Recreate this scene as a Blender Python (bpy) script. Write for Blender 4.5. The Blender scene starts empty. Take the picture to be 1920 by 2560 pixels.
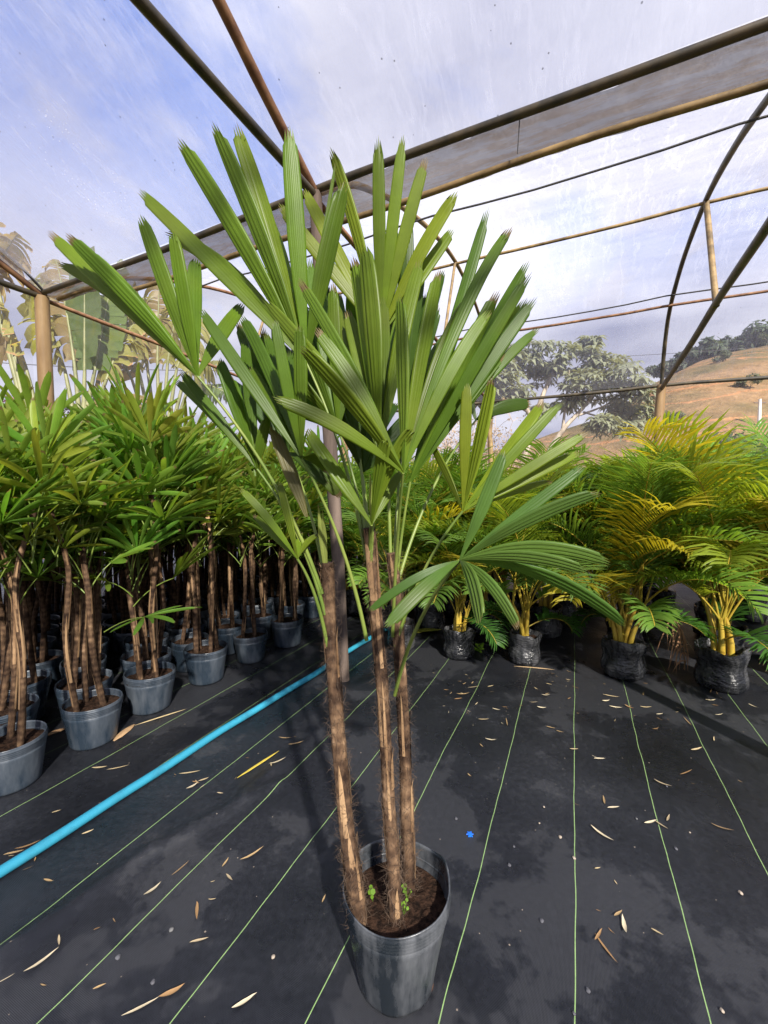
import bpy, bmesh, math, random
from mathutils import Vector, Matrix, noise
V = Vector
R = math.radians
rng = random.Random(7)
scene = bpy.context.scene

# ------------------------------------------------------------------ camera, sky, sun, exposure
CAM = V((0, 0, 1.35))
PITCH = R(2.54)
FPX, CX, CY = 1041.6, 960.0, 1280.0
cam = bpy.data.cameras.new('camera'); cam.sensor_fit = 'VERTICAL'; cam.sensor_height = 24.0
cam.lens = 24.0 * FPX / 2560.0; cam.clip_start = 0.02; cam.clip_end = 2000
camo = bpy.data.objects.new('camera', cam); scene.collection.objects.link(camo)
camo.location = CAM; camo.rotation_euler = (R(90) - PITCH, 0, 0); scene.camera = camo

SUN_EL = R(37); TO_SUN = V((0.32, -0.947, 0)).normalized()
sun_vec = V((TO_SUN.x * math.cos(SUN_EL), TO_SUN.y * math.cos(SUN_EL), math.sin(SUN_EL)))
sl = bpy.data.lights.new('sun', 'SUN'); sl.energy = 5.0; sl.angle = R(1.6); sl.color = (1.0, 0.94, 0.84)
slo = bpy.data.objects.new('sun', sl); scene.collection.objects.link(slo)
slo.rotation_euler = sun_vec.to_track_quat('Z', 'Y').to_euler(); slo.location = (4, -6, 12)

world = bpy.data.worlds.new('World'); scene.world = world; world.use_nodes = True
wn, wl = world.node_tree.nodes, world.node_tree.links
wn.clear()
def wnode(t, **k):
    n = wn.new(t)
    for a, b in k.items(): setattr(n, a, b)
    return n
wout = wnode('ShaderNodeOutputWorld'); wbg = wnode('ShaderNodeBackground'); wbg.inputs['Strength'].default_value = 0.1
sky = wnode('ShaderNodeTexSky', sky_type='NISHITA', sun_disc=False)
sky.sun_elevation = SUN_EL; sky.sun_rotation = math.atan2(TO_SUN.x, TO_SUN.y)
sky.air_density = 1.0; sky.dust_density = 0.2; sky.ozone_density = 3.0
geo = wnode('ShaderNodeTexCoord')
sep = wnode('ShaderNodeSeparateXYZ'); wl.new(geo.outputs['Generated'], sep.inputs[0])
zc = wnode('ShaderNodeMath', operation='MAXIMUM'); wl.new(sep.outputs['Z'], zc.inputs[0]); zc.inputs[1].default_value = 0.0
za = wnode('ShaderNodeMath', operation='ADD'); wl.new(zc.outputs[0], za.inputs[0]); za.inputs[1].default_value = 0.22
dx = wnode('ShaderNodeMath', operation='DIVIDE'); wl.new(sep.outputs['X'], dx.inputs[0]); wl.new(za.outputs[0], dx.inputs[1])
dy = wnode('ShaderNodeMath', operation='DIVIDE'); wl.new(sep.outputs['Y'], dy.inputs[0]); wl.new(za.outputs[0], dy.inputs[1])
cmb = wnode('ShaderNodeCombineXYZ'); wl.new(dx.outputs[0], cmb.inputs[0]); wl.new(dy.outputs[0], cmb.inputs[1]); cmb.inputs[2].default_value = 21.8
n1 = wnode('ShaderNodeTexNoise'); n1.inputs['Scale'].default_value = 0.95; n1.inputs['Detail'].default_value = 9; n1.inputs['Roughness'].default_value = 0.56; n1.inputs['Distortion'].default_value = 0.45
wl.new(cmb.outputs[0], n1.inputs['Vector'])
cr = wnode('ShaderNodeValToRGB'); wl.new(n1.outputs['Fac'], cr.inputs[0])
cr.color_ramp.elements[0].position = 0.41; cr.color_ramp.elements[1].position = 0.56
cr.color_ramp.elements[0].color = (0.06, 0.06, 0.06, 1)
n2 = wnode('ShaderNodeTexNoise'); n2.inputs['Scale'].default_value = 1.7; n2.inputs['Detail'].default_value = 7
wl.new(cmb.outputs[0], n2.inputs['Vector'])
cc = wnode('ShaderNodeValToRGB'); wl.new(n2.outputs['Fac'], cc.inputs[0])
cc.color_ramp.elements[0].position = 0.32; cc.color_ramp.elements[0].color = (1.85, 1.92, 2.65, 1)
cc.color_ramp.elements[1].position = 0.66; cc.color_ramp.elements[1].color = (3.95, 3.95, 4.5, 1)
wmx = wnode('ShaderNodeMix', data_type='RGBA'); hz0 = wnode('ShaderNodeMath', operation='MULTIPLY_ADD'); wl.new(zc.outputs[0], hz0.inputs[0]); hz0.inputs[1].default_value = -2.6; hz0.inputs[2].default_value = 1.9; hz0.use_clamp = True
hz1 = wnode('ShaderNodeMath', operation='MAXIMUM'); wl.new(hz0.outputs[0], hz1.inputs[0]); wl.new(cr.outputs[0], hz1.inputs[1]); wl.new(hz1.outputs[0], wmx.inputs[0])
wtint = wnode('ShaderNodeMix', data_type='RGBA', blend_type='MULTIPLY'); wtint.inputs[0].default_value = 1.0
wl.new(sky.outputs[0], wtint.inputs[6]); wtint.inputs[7].default_value = (0.72, 0.92, 1.45, 1); wl.new(wtint.outputs[2], wmx.inputs[6]); wl.new(cc.outputs[0], wmx.inputs[7])
wl.new(wmx.outputs[2], wbg.inputs[0]); wl.new(wbg.outputs[0], wout.inputs[0])

scene.view_settings.view_transform = 'Standard'; scene.view_settings.look = 'None'
scene.view_settings.gamma = 1.0; scene.view_settings.exposure = 1.3
cy = scene.cycles
cy.use_denoising = True; cy.max_bounces = 7; cy.transparent_max_bounces = 24; cy.diffuse_bounces = 3; cy.glossy_bounces = 3
cy.transmission_bounces = 4; cy.caustics_reflective = False; cy.caustics_refractive = False
cy.sample_clamp_indirect = 6.0

# ------------------------------------------------------------------ helpers
def at(u, v, d):
    """photograph pixel (1920x2560) seen at ground distance d -> world point"""
    x = (u - CX) / FPX; y = (CY - v) / FPX
    k = d / (math.cos(PITCH) + y * math.sin(PITCH))
    return V((k * x, d, CAM.z + k * (y * math.cos(PITCH) - math.sin(PITCH))))
def gnd(u, v):
    x = (u - CX) / FPX; y = (CY - v) / FPX
    k = CAM.z / (math.sin(PITCH) - y * math.cos(PITCH))
    return V((k * x, k * (math.cos(PITCH) + y * math.sin(PITCH)), 0))
S = 1920 / 1659.0
def atd(u, v, d): return at(u * S, v * S, d)
def gd(u, v): return gnd(u * S, v * S)
def fb(p, sc=1.0, oct=3):
    return noise.fractal(V(p) * sc, 1.0, 2.0, oct)

class MB:
    def __init__(s): s.v = []; s.f = []; s.m = []; s.uv = []
    def add(s, vs, fs, uvs=None, mi=0):
        b = len(s.v); s.v += [tuple(p) for p in vs]
        s.uv += uvs if uvs else [(0.5, 0.5)] * len(vs)
        for f in fs: s.f.append(tuple(i + b for i in f)); s.m.append(mi)
    def grid(s, rows, uvs=None, mi=0, closed=False):
        n = len(rows[0]); vs = [p for r in rows for p in r]
        if uvs is None: uvs = [(j / max(1, n - 1), i / max(1, len(rows) - 1)) for i in range(len(rows)) for j in range(n)]
        fs = []
        for i in range(len(rows) - 1):
            for j in range(n if closed else n - 1):
                k = (j + 1) % n
                fs.append((i * n + j, i * n + k, (i + 1) * n + k, (i + 1) * n + j))
        s.add(vs, fs, uvs, mi)
    def tube(s, pts, rad, sides=8, mi=0, caps=True, bump=None):
        rows = []; pts = [V(p) for p in pts]; n = len(pts); up = None
        for i, p in enumerate(pts):
            t = (pts[min(n - 1, i + 1)] - pts[max(0, i - 1)]).normalized()
            if up is None:
                a = V((0, 0, 1)) if abs(t.z) < 0.9 else V((1, 0, 0)); up = t.cross(a).normalized()
            up = (up - t * up.dot(t)).normalized(); w = t.cross(up)
            r = rad[i] if isinstance(rad, (list, tuple)) else rad
            row = []
            for j in range(sides):
                a = 2 * math.pi * j / sides
                rr = r * (bump(i, j, p) if bump else 1)
                row.append(p + (up * math.cos(a) + w * math.sin(a)) * rr)
            rows.append(row)
        s.grid(rows, mi=mi, closed=True)
        if caps:
            s.add(rows[0], [tuple(range(sides))[::-1]], mi=mi); s.add(rows[-1], [tuple(range(sides))], mi=mi)
    def mesh(s, name, mats, smooth=True):
        me = bpy.data.meshes.new(name); me.from_pydata(s.v, [], s.f)
        if not isinstance(mats, (list, tuple)): mats = [mats]
        for m in mats: me.materials.append(m)
        me.polygons.foreach_set('material_index', s.m)
        if smooth: me.polygons.foreach_set('use_smooth', [True] * len(s.f))
        uvl = me.uv_layers.new(name='UVMap')
        idx = [0] * len(me.loops); me.loops.foreach_get('vertex_index', idx)
        flat = [c for i in idx for c in s.uv[i]]
        uvl.data.foreach_set('uv', flat); me.update()
        return me
    def build(s, name, mats, parent=None, smooth=True):
        return link(name, s.mesh(name, mats, smooth), parent)

COL = scene.collection
def link(name, me, parent=None, mat=None, color=None):
    o = bpy.data.objects.new(name, me); COL.objects.link(o)
    if parent is not None: o.parent = parent
    if mat is not None: o.matrix_local = mat
    if color: o.color = (*color, 1)
    return o
def tag(o, label, cat, group=None):
    o['label'] = label; o['category'] = cat
    if group: o['group'] = group
    return o
def thing(name, label, cat, loc=(0, 0, 0), rz=0, group=None):
    o = bpy.data.objects.new(name, None); COL.objects.link(o); o.empty_display_size = 0.1
    o.location = loc; o.rotation_euler = (0, 0, rz)
    return tag(o, label, cat, group)
def struct(o): o['kind'] = 'structure'; return o
def stuff(o): o['kind'] = 'stuff'; return o
def bez(a, b, c, n):
    return [a * (1 - t) ** 2 + b * 2 * t * (1 - t) + c * t * t for t in [i / n for i in range(n + 1)]]
def lerp_tab(tab, x):
    for (a, b), (c, d) in zip(tab, tab[1:]):
        if x <= c: return b + (d - b) * max(0, (x - a)) / (c - a)
    return tab[-1][1]
def catmull(pts, per=6):
    out = []; P = [pts[0]] + list(pts) + [pts[-1]]
    for i in range(1, len(P) - 2):
        p0, p1, p2, p3 = map(V, P[i - 1:i + 3])
        for k in range(per):
            t = k / per
            out.append(0.5 * ((2 * p1) + (p2 - p0) * t + (2 * p0 - 5 * p1 + 4 * p2 - p3) * t * t + (3 * p1 - p0 - 3 * p2 + p3) * t ** 3))
    out.append(V(pts[-1])); return out

# ------------------------------------------------------------------ materials
def new_mat(name):
    m = bpy.data.materials.new(name); m.use_nodes = True
    nt = m.node_tree; return m, nt, nt.nodes, nt.links, nt.nodes['Principled BSDF'], nt.nodes['Material Output']
def nd(nodes, t, **k):
    n = nodes.new(t)
    for a, b in k.items(): setattr(n, a, b)
    return n
def ramp(nodes, stops, mode='LINEAR'):
    r = nodes.new('ShaderNodeValToRGB'); e = r.color_ramp.elements; r.color_ramp.interpolation = mode
    while len(e) > 1: e.remove(e[-1])
    e[0].position = stops[0][0]; e[0].color = (*stops[0][1], 1)
    for p, c in stops[1:]:
        x = e.new(p); x.color = (*c, 1)
    return r
def texnoise(nodes, links, coord, scale, detail=4, rough=0.55, mapping=None):
    n = nd(nodes, 'ShaderNodeTexNoise'); n.inputs['Scale'].default_value = scale
    n.inputs['Detail'].default_value = detail; n.inputs['Roughness'].default_value = rough
    if mapping:
        mp = nd(nodes, 'ShaderNodeMapping'); mp.inputs['Scale'].default_value = mapping
        links.new(coord, mp.inputs[0]); coord = mp.outputs[0]
    links.new(coord, n.inputs['Vector']); return n
def math_n(nodes, links, op, a, b=None):
    m = nd(nodes, 'ShaderNodeMath', operation=op)
    for i, x in enumerate((a, b)):
        if x is None: continue
        if isinstance(x, (int, float)): m.inputs[i].default_value = x
        else: links.new(x, m.inputs[i])
    return m.outputs[0]
def mixc(nodes, links, fac, a, b, blend='MIX'):
    m = nd(nodes, 'ShaderNodeMix', data_type='RGBA', blend_type=blend)
    for i, x in ((0, fac), (6, a), (7, b)):
        if isinstance(x, (int, float)): m.inputs[i].default_value = x
        elif isinstance(x, tuple): m.inputs[i].default_value = (*x, 1)
        else: links.new(x, m.inputs[i])
    return m.outputs[2]
def bump(nodes, links, height, strength, dist=0.01):
    b = nd(nodes, 'ShaderNodeBump'); b.inputs['Strength'].default_value = strength; b.inputs['Distance'].default_value = dist
    links.new(height, b.inputs['Height']); return b.outputs[0]

def leaf_mat(name, veins=9, translucent=0.42, rough=0.36, tip=0.982, tipcol=(0.20, 0.15, 0.07), spots=0.5):
    m, nt, N, L, P, out = new_mat(name)
    tc = nd(N, 'ShaderNodeTexCoord'); oi = nd(N, 'ShaderNodeObjectInfo'); sp = nd(N, 'ShaderNodeSeparateXYZ')
    L.new(tc.outputs['UV'], sp.inputs[0])
    no = texnoise(N, L, tc.outputs['Object'], 14, 5)
    val = math_n(N, L, 'ADD', math_n(N, L, 'MULTIPLY', no.outputs['Fac'], 0.7), 0.66)
    rv = math_n(N, L, 'ADD', math_n(N, L, 'MULTIPLY', oi.outputs['Random'], 0.30), 0.85)
    # long veins
    s = math_n(N, L, 'ABSOLUTE', math_n(N, L, 'SINE', math_n(N, L, 'MULTIPLY', sp.outputs[0], math.pi * veins)))
    vein = math_n(N, L, 'ADD', math_n(N, L, 'MULTIPLY', math_n(N, L, 'POWER', s, 0.35), 0.17), 0.86)
    v = math_n(N, L, 'MULTIPLY', math_n(N, L, 'MULTIPLY', val, rv), vein)
    cv = nd(N, 'ShaderNodeVectorMath', operation='SCALE'); L.new(oi.outputs['Color'], cv.inputs[0]); L.new(v, cv.inputs['Scale'])
    # yellow mottling
    n2 = texnoise(N, L, tc.outputs['Object'], 3.1, 3)
    yf = ramp(N, [(0.52, (0, 0, 0)), (0.78, (spots, spots, spots))]); L.new(n2.outputs['Fac'], yf.inputs[0])
    col = mixc(N, L, yf.outputs[0], cv.outputs[0], (0.17, 0.19, 0.03))
    tipn = math_n(N, L, 'ADD', sp.outputs[1], math_n(N, L, 'MULTIPLY', math_n(N, L, 'SUBTRACT', no.outputs['Fac'], 0.5), 0.08))
    if tip < 1: tipn = math_n(N, L, 'ADD', tipn, math_n(N, L, 'MULTIPLY', math_n(N, L, 'GREATER_THAN', oi.outputs['Random'], 0.72), 0.05))
    tf = ramp(N, [(tip, (0, 0, 0)), (min(1, tip + 0.025), (1, 1, 1))]); L.new(tipn, tf.inputs[0])
    col = mixc(N, L, tf.outputs[0], col, tipcol)
    L.new(col, P.inputs['Base Color']); P.inputs['Roughness'].default_value = rough; P.inputs['Specular IOR Level'].default_value = 0.24
    bn = bump(N, L, s, 0.2, 0.0015); L.new(bn, P.inputs['Normal'])
    tr = nd(N, 'ShaderNodeBsdfTranslucent')
    tcol = mixc(N, L, 1.0, col, (1.75, 1.6, 0.75), 'MULTIPLY'); L.new(tcol, tr.inputs[0])
    mx = nd(N, 'ShaderNodeMixShader'); mx.inputs[0].default_value = translucent
    L.new(P.outputs[0], mx.inputs[1]); L.new(tr.outputs[0], mx.inputs[2]); L.new(mx.outputs[0], out.inputs[0])
    return m
M = {}
M['leaf'] = leaf_mat('palm_leaf')
M['leaf_small'] = leaf_mat('lady_palm_leaf', veins=5, tip=0.985, translucent=0.5, spots=0.3)
M['frond'] = leaf_mat('areca_leaf', veins=2, translucent=0.5, tip=0.975, spots=0.4)
M['paddle'] = leaf_mat('paddle_leaf', veins=14, translucent=0.5, tip=0.93, tipcol=(0.42, 0.26, 0.12), spots=0.9)
M['tree_leaf'] = leaf_mat('tree_leaf', veins=1, translucent=0.3, tip=2.0, rough=0.5, spots=0.2)

def simple(name, c1, c2, scale=8, rough=0.6, bumps=0.3, mapping=None, spec=0.4, dist=0.01, detail=6, coord='Object', lo=0.35, hi=0.68):
    m, nt, N, L, P, out = new_mat(name)
    tc = nd(N, 'ShaderNodeTexCoord')
    n = texnoise(N, L, tc.outputs[coord], scale, detail, 0.62, mapping)
    r = ramp(N, [(lo, c1), (hi, c2)]); L.new(n.outputs['Fac'], r.inputs[0]); L.new(r.outputs[0], P.inputs['Base Color'])
    P.inputs['Roughness'].default_value = rough; P.inputs['Specular IOR Level'].default_value = spec
    if bumps: L.new(bump(N, L, n.outputs['Fac'], bumps, dist), P.inputs['Normal'])
    return m
def obj_col(name, rough=0.6, spec=0.3, scale=30, amt=0.5, trans=0.0):
    m, nt, N, L, P, out = new_mat(name)
    tc = nd(N, 'ShaderNodeTexCoord'); oi = nd(N, 'ShaderNodeObjectInfo')
    n = texnoise(N, L, tc.outputs['Object'], scale, 4)
    f = math_n(N, L, 'ADD', math_n(N, L, 'MULTIPLY', n.outputs['Fac'], amt * 2), 1 - amt)
    cv = nd(N, 'ShaderNodeVectorMath', operation='SCALE'); L.new(oi.outputs['Color'], cv.inputs[0]); L.new(f, cv.inputs['Scale'])
    L.new(cv.outputs[0], P.inputs['Base Color']); P.inputs['Roughness'].default_value = rough; P.inputs['Specular IOR Level'].default_value = spec
    L.new(bump(N, L, n.outputs['Fac'], 0.3, 0.004), P.inputs['Normal'])
    return m
M['litter'] = obj_col('dry_leaf', 0.7, 0.2, 40, 0.45)
M['stone'] = obj_col('stone', 0.85, 0.2, 60, 0.4)

# fibrous trunk: ringed, dark brown with tan sheath remains
def stem_mat():
    m, nt, N, L, P, out = new_mat('fibrous_stem')
    tc = nd(N, 'ShaderNodeTexCoord')
    a = texnoise(N, L, tc.outputs['Object'], 26, 6, 0.65, (1, 1, 0.35))
    b = texnoise(N, L, tc.outputs['Object'], 5.5, 4, 0.6, (1, 1, 1.3))
    w = nd(N, 'ShaderNodeTexWave', bands_direction='Z'); w.inputs['Scale'].default_value = 9; w.inputs['Distortion'].default_value = 7; w.inputs['Detail'].default_value = 3
    L.new(tc.outputs['Object'], w.inputs['Vector'])
    f = math_n(N, L, 'ADD', math_n(N, L, 'MULTIPLY', a.outputs['Fac'], 0.55), math_n(N, L, 'MULTIPLY', b.outputs['Fac'], 0.5))
    f2 = math_n(N, L, 'ADD', f, math_n(N, L, 'MULTIPLY', w.outputs['Fac'], 0.05))
    r = ramp(N, [(0.44, (0.018, 0.010, 0.007)), (0.54, (0.068, 0.040, 0.024)), (0.63, (0.15, 0.092, 0.053)), (0.73, (0.32, 0.21, 0.125))])
    L.new(f2, r.inputs[0]); L.new(r.outputs[0], P.inputs['Base Color']); P.inputs['Roughness'].default_value = 0.85
    P.inputs['Specular IOR Level'].default_value = 0.15
    L.new(bump(N, L, f2, 0.9, 0.012), P.inputs['Normal']); return m
M['stem'] = stem_mat()
M['sheath'] = simple('dry_sheath', (0.12, 0.065, 0.032), (0.40, 0.26, 0.14), 18, 0.7, 0.3, (1, 1, 0.12), 0.25)
M['fibre'] = simple('fibre', (0.03, 0.02, 0.014), (0.13, 0.085, 0.055), 40, 0.9, 0)
M['petiole'] = simple('petiole', (0.10, 0.16, 0.025), (0.22, 0.27, 0.06), 10, 0.4, 0.1, (1, 1, 0.3))
M['paddle_stalk'] = simple('paddle_stalk', (0.12, 0.13, 0.05), (0.24, 0.24, 0.11), 3, 0.5, 0.1)
M['cane'] = simple('areca_cane', (0.42, 0.25, 0.03), (0.50, 0.42, 0.07), 9, 0.38, 0.15, (1, 1, 0.6))
M['rachis'] = simple('areca_rachis', (0.30, 0.26, 0.03), (0.50, 0.33, 0.04), 6, 0.4, 0)
M['soil'] = simple('potting_soil', (0.009, 0.0055, 0.004), (0.060, 0.032, 0.020), 55, 0.95, 1.0, None, 0.1, 0.02, 8)
M['clover'] = leaf_mat('clover', veins=1, tip=2, spots=0.1, translucent=0.5)

def pot_mat(name, base, dust_sheen, rough, dust_sheen_amt, bm=(1, 1, 0.25), bs=0.35, bsc=16):
    m, nt, N, L, P, out = new_mat(name)
    tc = nd(N, 'ShaderNodeTexCoord')
    n = texnoise(N, L, tc.outputs['Object'], 8, 7, 0.62, (1.3, 1.3, 0.30))
    r = ramp(N, [(0.44, base), (0.74, tuple(b + (d - b) * dust_sheen_amt for b, d in zip(base, dust_sheen)))]); L.new(n.outputs['Fac'], r.inputs[0])
    L.new(r.outputs[0], P.inputs['Base Color'])
    rr = ramp(N, [(0.35, (rough,) * 3), (0.75, (rough + 0.18,) * 3)]); L.new(n.outputs['Fac'], rr.inputs[0]); L.new(rr.outputs[0], P.inputs['Roughness'])
    b = texnoise(N, L, tc.outputs['Object'], bsc, 3, 0.5, bm)
    L.new(bump(N, L, b.outputs['Fac'], bs, 0.012), P.inputs['Normal']); P.inputs['Specular IOR Level'].default_value = 0.5
    return m
M['pot_main'] = pot_mat('black_plastic_pot', (0.010, 0.014, 0.019), (0.26, 0.27, 0.29), 0.22, 0.5)  # grey vertical streaks: dust plus broad sheen painted into the colour
M['pot_grey'] = pot_mat('grey_plastic_pot', (0.020, 0.031, 0.046), (0.22, 0.24, 0.27), 0.24, 0.38)
M['bag'] = pot_mat('black_grow_bag', (0.010, 0.011, 0.013), (0.20, 0.20, 0.21), 0.16, 0.5, (1.2, 1.2, 3.0), 1.0, 20)
M['hole'] = simple('soil_in_hole', (0.05, 0.02, 0.01), (0.22, 0.1, 0.05), 40, 0.9, 0.2)
M['hose'] = simple('blue_pipe', (0.030, 0.17, 0.25), (0.035, 0.29, 0.42), 6, 0.42, 0.15, None, 0.4, lo=0.3, hi=0.5)
M['bamboo'] = simple('weathered_bamboo', (0.11, 0.075, 0.035), (0.34, 0.23, 0.10), 7, 0.55, 0.25, (1, 1, 1), 0.35)
M['tube_dark'] = simple('dark_tube', (0.03, 0.028, 0.022), (0.11, 0.085, 0.05), 6, 0.45, 0.15)
M['rust'] = simple('rusty_tube', (0.12, 0.055, 0.03), (0.30, 0.16, 0.08), 9, 0.6, 0.2)
M['wood'] = simple('weathered_post', (0.055, 0.042, 0.036), (0.20, 0.15, 0.12), 10, 0.8, 0.5, (1, 1, 0.12), 0.2)
M['post'] = simple('bamboo_post', (0.17, 0.10, 0.045), (0.36, 0.24, 0.12), 6, 0.55, 0.3, (1, 1, 0.15), 0.3)
M['rope'] = simple('rope', (0.02, 0.02, 0.022), (0.07, 0.065, 0.06), 60, 0.8, 0.3)
M['bark'] = simple('pale_bark', (0.20, 0.16, 0.12), (0.46, 0.40, 0.32), 5, 0.85, 0.5, (1, 1, 0.4), 0.2)
M['twig'] = simple('dry_twigs', (0.22, 0.14, 0.09), (0.48, 0.36, 0.24), 4, 0.9, 0)
M['concrete'] = simple('pale_concrete', (0.55, 0.54, 0.5), (0.75, 0.74, 0.7), 3, 0.8, 0.1)
M['magenta'] = simple('magenta_bracts', (0.35, 0.03, 0.18), (0.62, 0.12, 0.40), 5, 0.6, 0)
M['blue_bit'] = simple('blue_plastic', (0.01, 0.10, 0.55), (0.02, 0.20, 0.75), 20, 0.4, 0.1)

# plastic film: mostly clear, milky with dirt streaks, drops and creases
def film_mat(name, haze, var, specks=True, tint=(0.82, 0.82, 0.86), dirt=0.0, streak=(0.55, 5.0, 1.0), bumps=0.35):
    m, nt, N, L, P, out = new_mat(name); N.remove(P)
    tc = nd(N, 'ShaderNodeTexCoord')
    a = texnoise(N, L, tc.outputs['UV'], 1.2, 7, 0.66, streak)
    b = texnoise(N, L, tc.outputs['Object'], 0.9, 5, 0.6)
    c = texnoise(N, L, tc.outputs['UV'], 26, 4, 0.7, (streak[1], streak[0], 1))
    f = math_n(N, L, 'ADD', math_n(N, L, 'MULTIPLY', a.outputs['Fac'], var), math_n(N, L, 'MULTIPLY', b.outputs['Fac'], var))
    f = math_n(N, L, 'ADD', f, math_n(N, L, 'MULTIPLY', c.outputs['Fac'], var * 1.3))
    f = math_n(N, L, 'ADD', f, haze - var * 1.65)
    if specks:
        cz = texnoise(N, L, tc.outputs['UV'], 1.6, 5, 0.6, (2.6, 0.5, 1))
        rg_ = ramp(N, [(0.47, (0, 0, 0)), (0.5, (1, 1, 1)), (0.53, (0, 0, 0))]); L.new(cz.outputs['Fac'], rg_.inputs[0])
        cz2 = texnoise(N, L, tc.outputs['UV'], 9, 3, 0.6); 
        f = math_n(N, L, 'ADD', f, math_n(N, L, 'MULTIPLY', math_n(N, L, 'MULTIPLY', rg_.outputs[0], cz2.outputs['Fac']), 0.15))
        dv = nd(N, 'ShaderNodeTexVoronoi'); dv.inputs['Scale'].default_value = 34; L.new(tc.outputs['Object'], dv.inputs['Vector'])
        dl = math_n(N, L, 'LESS_THAN', dv.outputs['Distance'], 0.16); cl_ = ramp(N, [(0.56, (0, 0, 0)), (0.62, (1, 1, 1))]); L.new(b.outputs['Fac'], cl_.inputs[0])
        f = math_n(N, L, 'ADD', f, math_n(N, L, 'MULTIPLY', math_n(N, L, 'MULTIPLY', dl, cl_.outputs[0]), 0.35))
    df = nd(N, 'ShaderNodeBsdfDiffuse'); tr = nd(N, 'ShaderNodeBsdfTranslucent')
    if dirt > 0:
        dn = texnoise(N, L, tc.outputs['UV'], 2.0, 7, 0.65, streak)
        dr = ramp(N, [(0.42, tint), (0.56, (0.24, 0.155, 0.07))]); L.new(dn.outputs['Fac'], dr.inputs[0])
        L.new(dr.outputs[0], df.inputs[0]); L.new(dr.outputs[0], tr.inputs[0])
    else:
        df.inputs[0].default_value = (*tint, 1); tr.inputs[0].default_value = (*tint, 1)
    hz = nd(N, 'ShaderNodeMixShader'); hz.inputs[0].default_value = 0.45 if dirt > 0 else 0.86
    L.new(df.outputs[0], hz.inputs[1]); L.new(tr.outputs[0], hz.inputs[2])
    tp = nd(N, 'ShaderNodeBsdfTransparent'); tp.inputs[0].default_value = (0.97, 0.97, 0.975, 1)
    mx = nd(N, 'ShaderNodeMixShader'); L.new(f, mx.inputs[0]); L.new(tp.outputs[0], mx.inputs[1]); L.new(hz.outputs[0], mx.inputs[2])
    gl = nd(N, 'ShaderNodeBsdfGlossy'); gl.inputs['Roughness'].default_value = 0.16
    bn = bump(N, L, c.outputs['Fac'], bumps, 0.02); L.new(bn, gl.inputs['Normal'])
    g = nd(N, 'ShaderNodeMixShader'); fr = nd(N, 'ShaderNodeFresnel'); fr.inputs[0].default_value = 1.22
    L.new(bn, fr.inputs['Normal'])
    L.new(math_n(N, L, 'MULTIPLY', fr.outputs[0], 0.4), g.inputs[0]); L.new(mx.outputs[0], g.inputs[1]); L.new(gl.outputs[0], g.inputs[2])
    last = g
    if specks:
        vo = nd(N, 'ShaderNodeTexVoronoi'); vo.inputs['Scale'].default_value = 17.0
        L.new(tc.outputs['Object'], vo.inputs['Vector'])
        s1 = math_n(N, L, 'LESS_THAN', vo.outputs['Distance'], 0.085)
        sc = nd(N, 'ShaderNodeSeparateColor'); L.new(vo.outputs['Color'], sc.inputs[0])
        s2 = math_n(N, L, 'GREATER_THAN', sc.outputs[0], 0.72)
        sf = math_n(N, L, 'MULTIPLY', math_n(N, L, 'MULTIPLY', s1, s2), 0.55)
        dd = nd(N, 'ShaderNodeBsdfDiffuse'); dd.inputs[0].default_value = (0.12, 0.11, 0.10, 1)
        g2 = nd(N, 'ShaderNodeMixShader'); L.new(sf, g2.inputs[0]); L.new(g.outputs[0], g2.inputs[1]); L.new(dd.outputs[0], g2.inputs[2]); last = g2
    L.new(last.outputs[0], out.inputs[0]); return m
M['film'] = film_mat('greenhouse_film', 0.19, 0.22)
M['film_wall'] = film_mat('side_film', 0.14, 0.08, specks=False, streak=(2.0, 0.6, 1))
M['film_gutter'] = film_mat('gutter_film', 0.80, 0.25, specks=False, tint=(0.30, 0.295, 0.305), dirt=1.0, streak=(13.0, 1.3, 1), bumps=0.9)

# ------------------------------------------------------------------ structure lines of the greenhouse
NDIR = V((0.43, 0.903, 0)).normalized()      # across the spans, away from the camera
RDIR = V((-NDIR.y, NDIR.x, 0))               # along gutters and ridges
MID = V((-0.474, 2.97, 0)); SPAN = 6.17
ARCH = [(0, 3.42), (0.5, 3.80), (0.95, 4.02), (1.39, 4.2), (2.4, 4.50), (3.46, 4.66), (4.5, 4.60), (5.2, 4.43), (5.6, 4.25), (5.84, 4.02), (6.05, 3.62), (6.17, 3.2)]
ARCHN = [(0, 3.42), (0.5, 3.66), (0.95, 3.89), (1.6, 4.16), (2.4, 4.40), (3.2, 4.50), (4.2, 4.40), (5.2, 4.1), (5.8, 3.75), (6.17, 3.3)]
def gp(s, t, z): p = MID + NDIR * s + RDIR * t; return V((p.x, p.y, z))
T_LEFT = (V((-3.55, 4.49, 0)) - MID).dot(RDIR)          # gable at the far end
T_RIGHT = -2.9
T_END = -9.0

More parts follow.
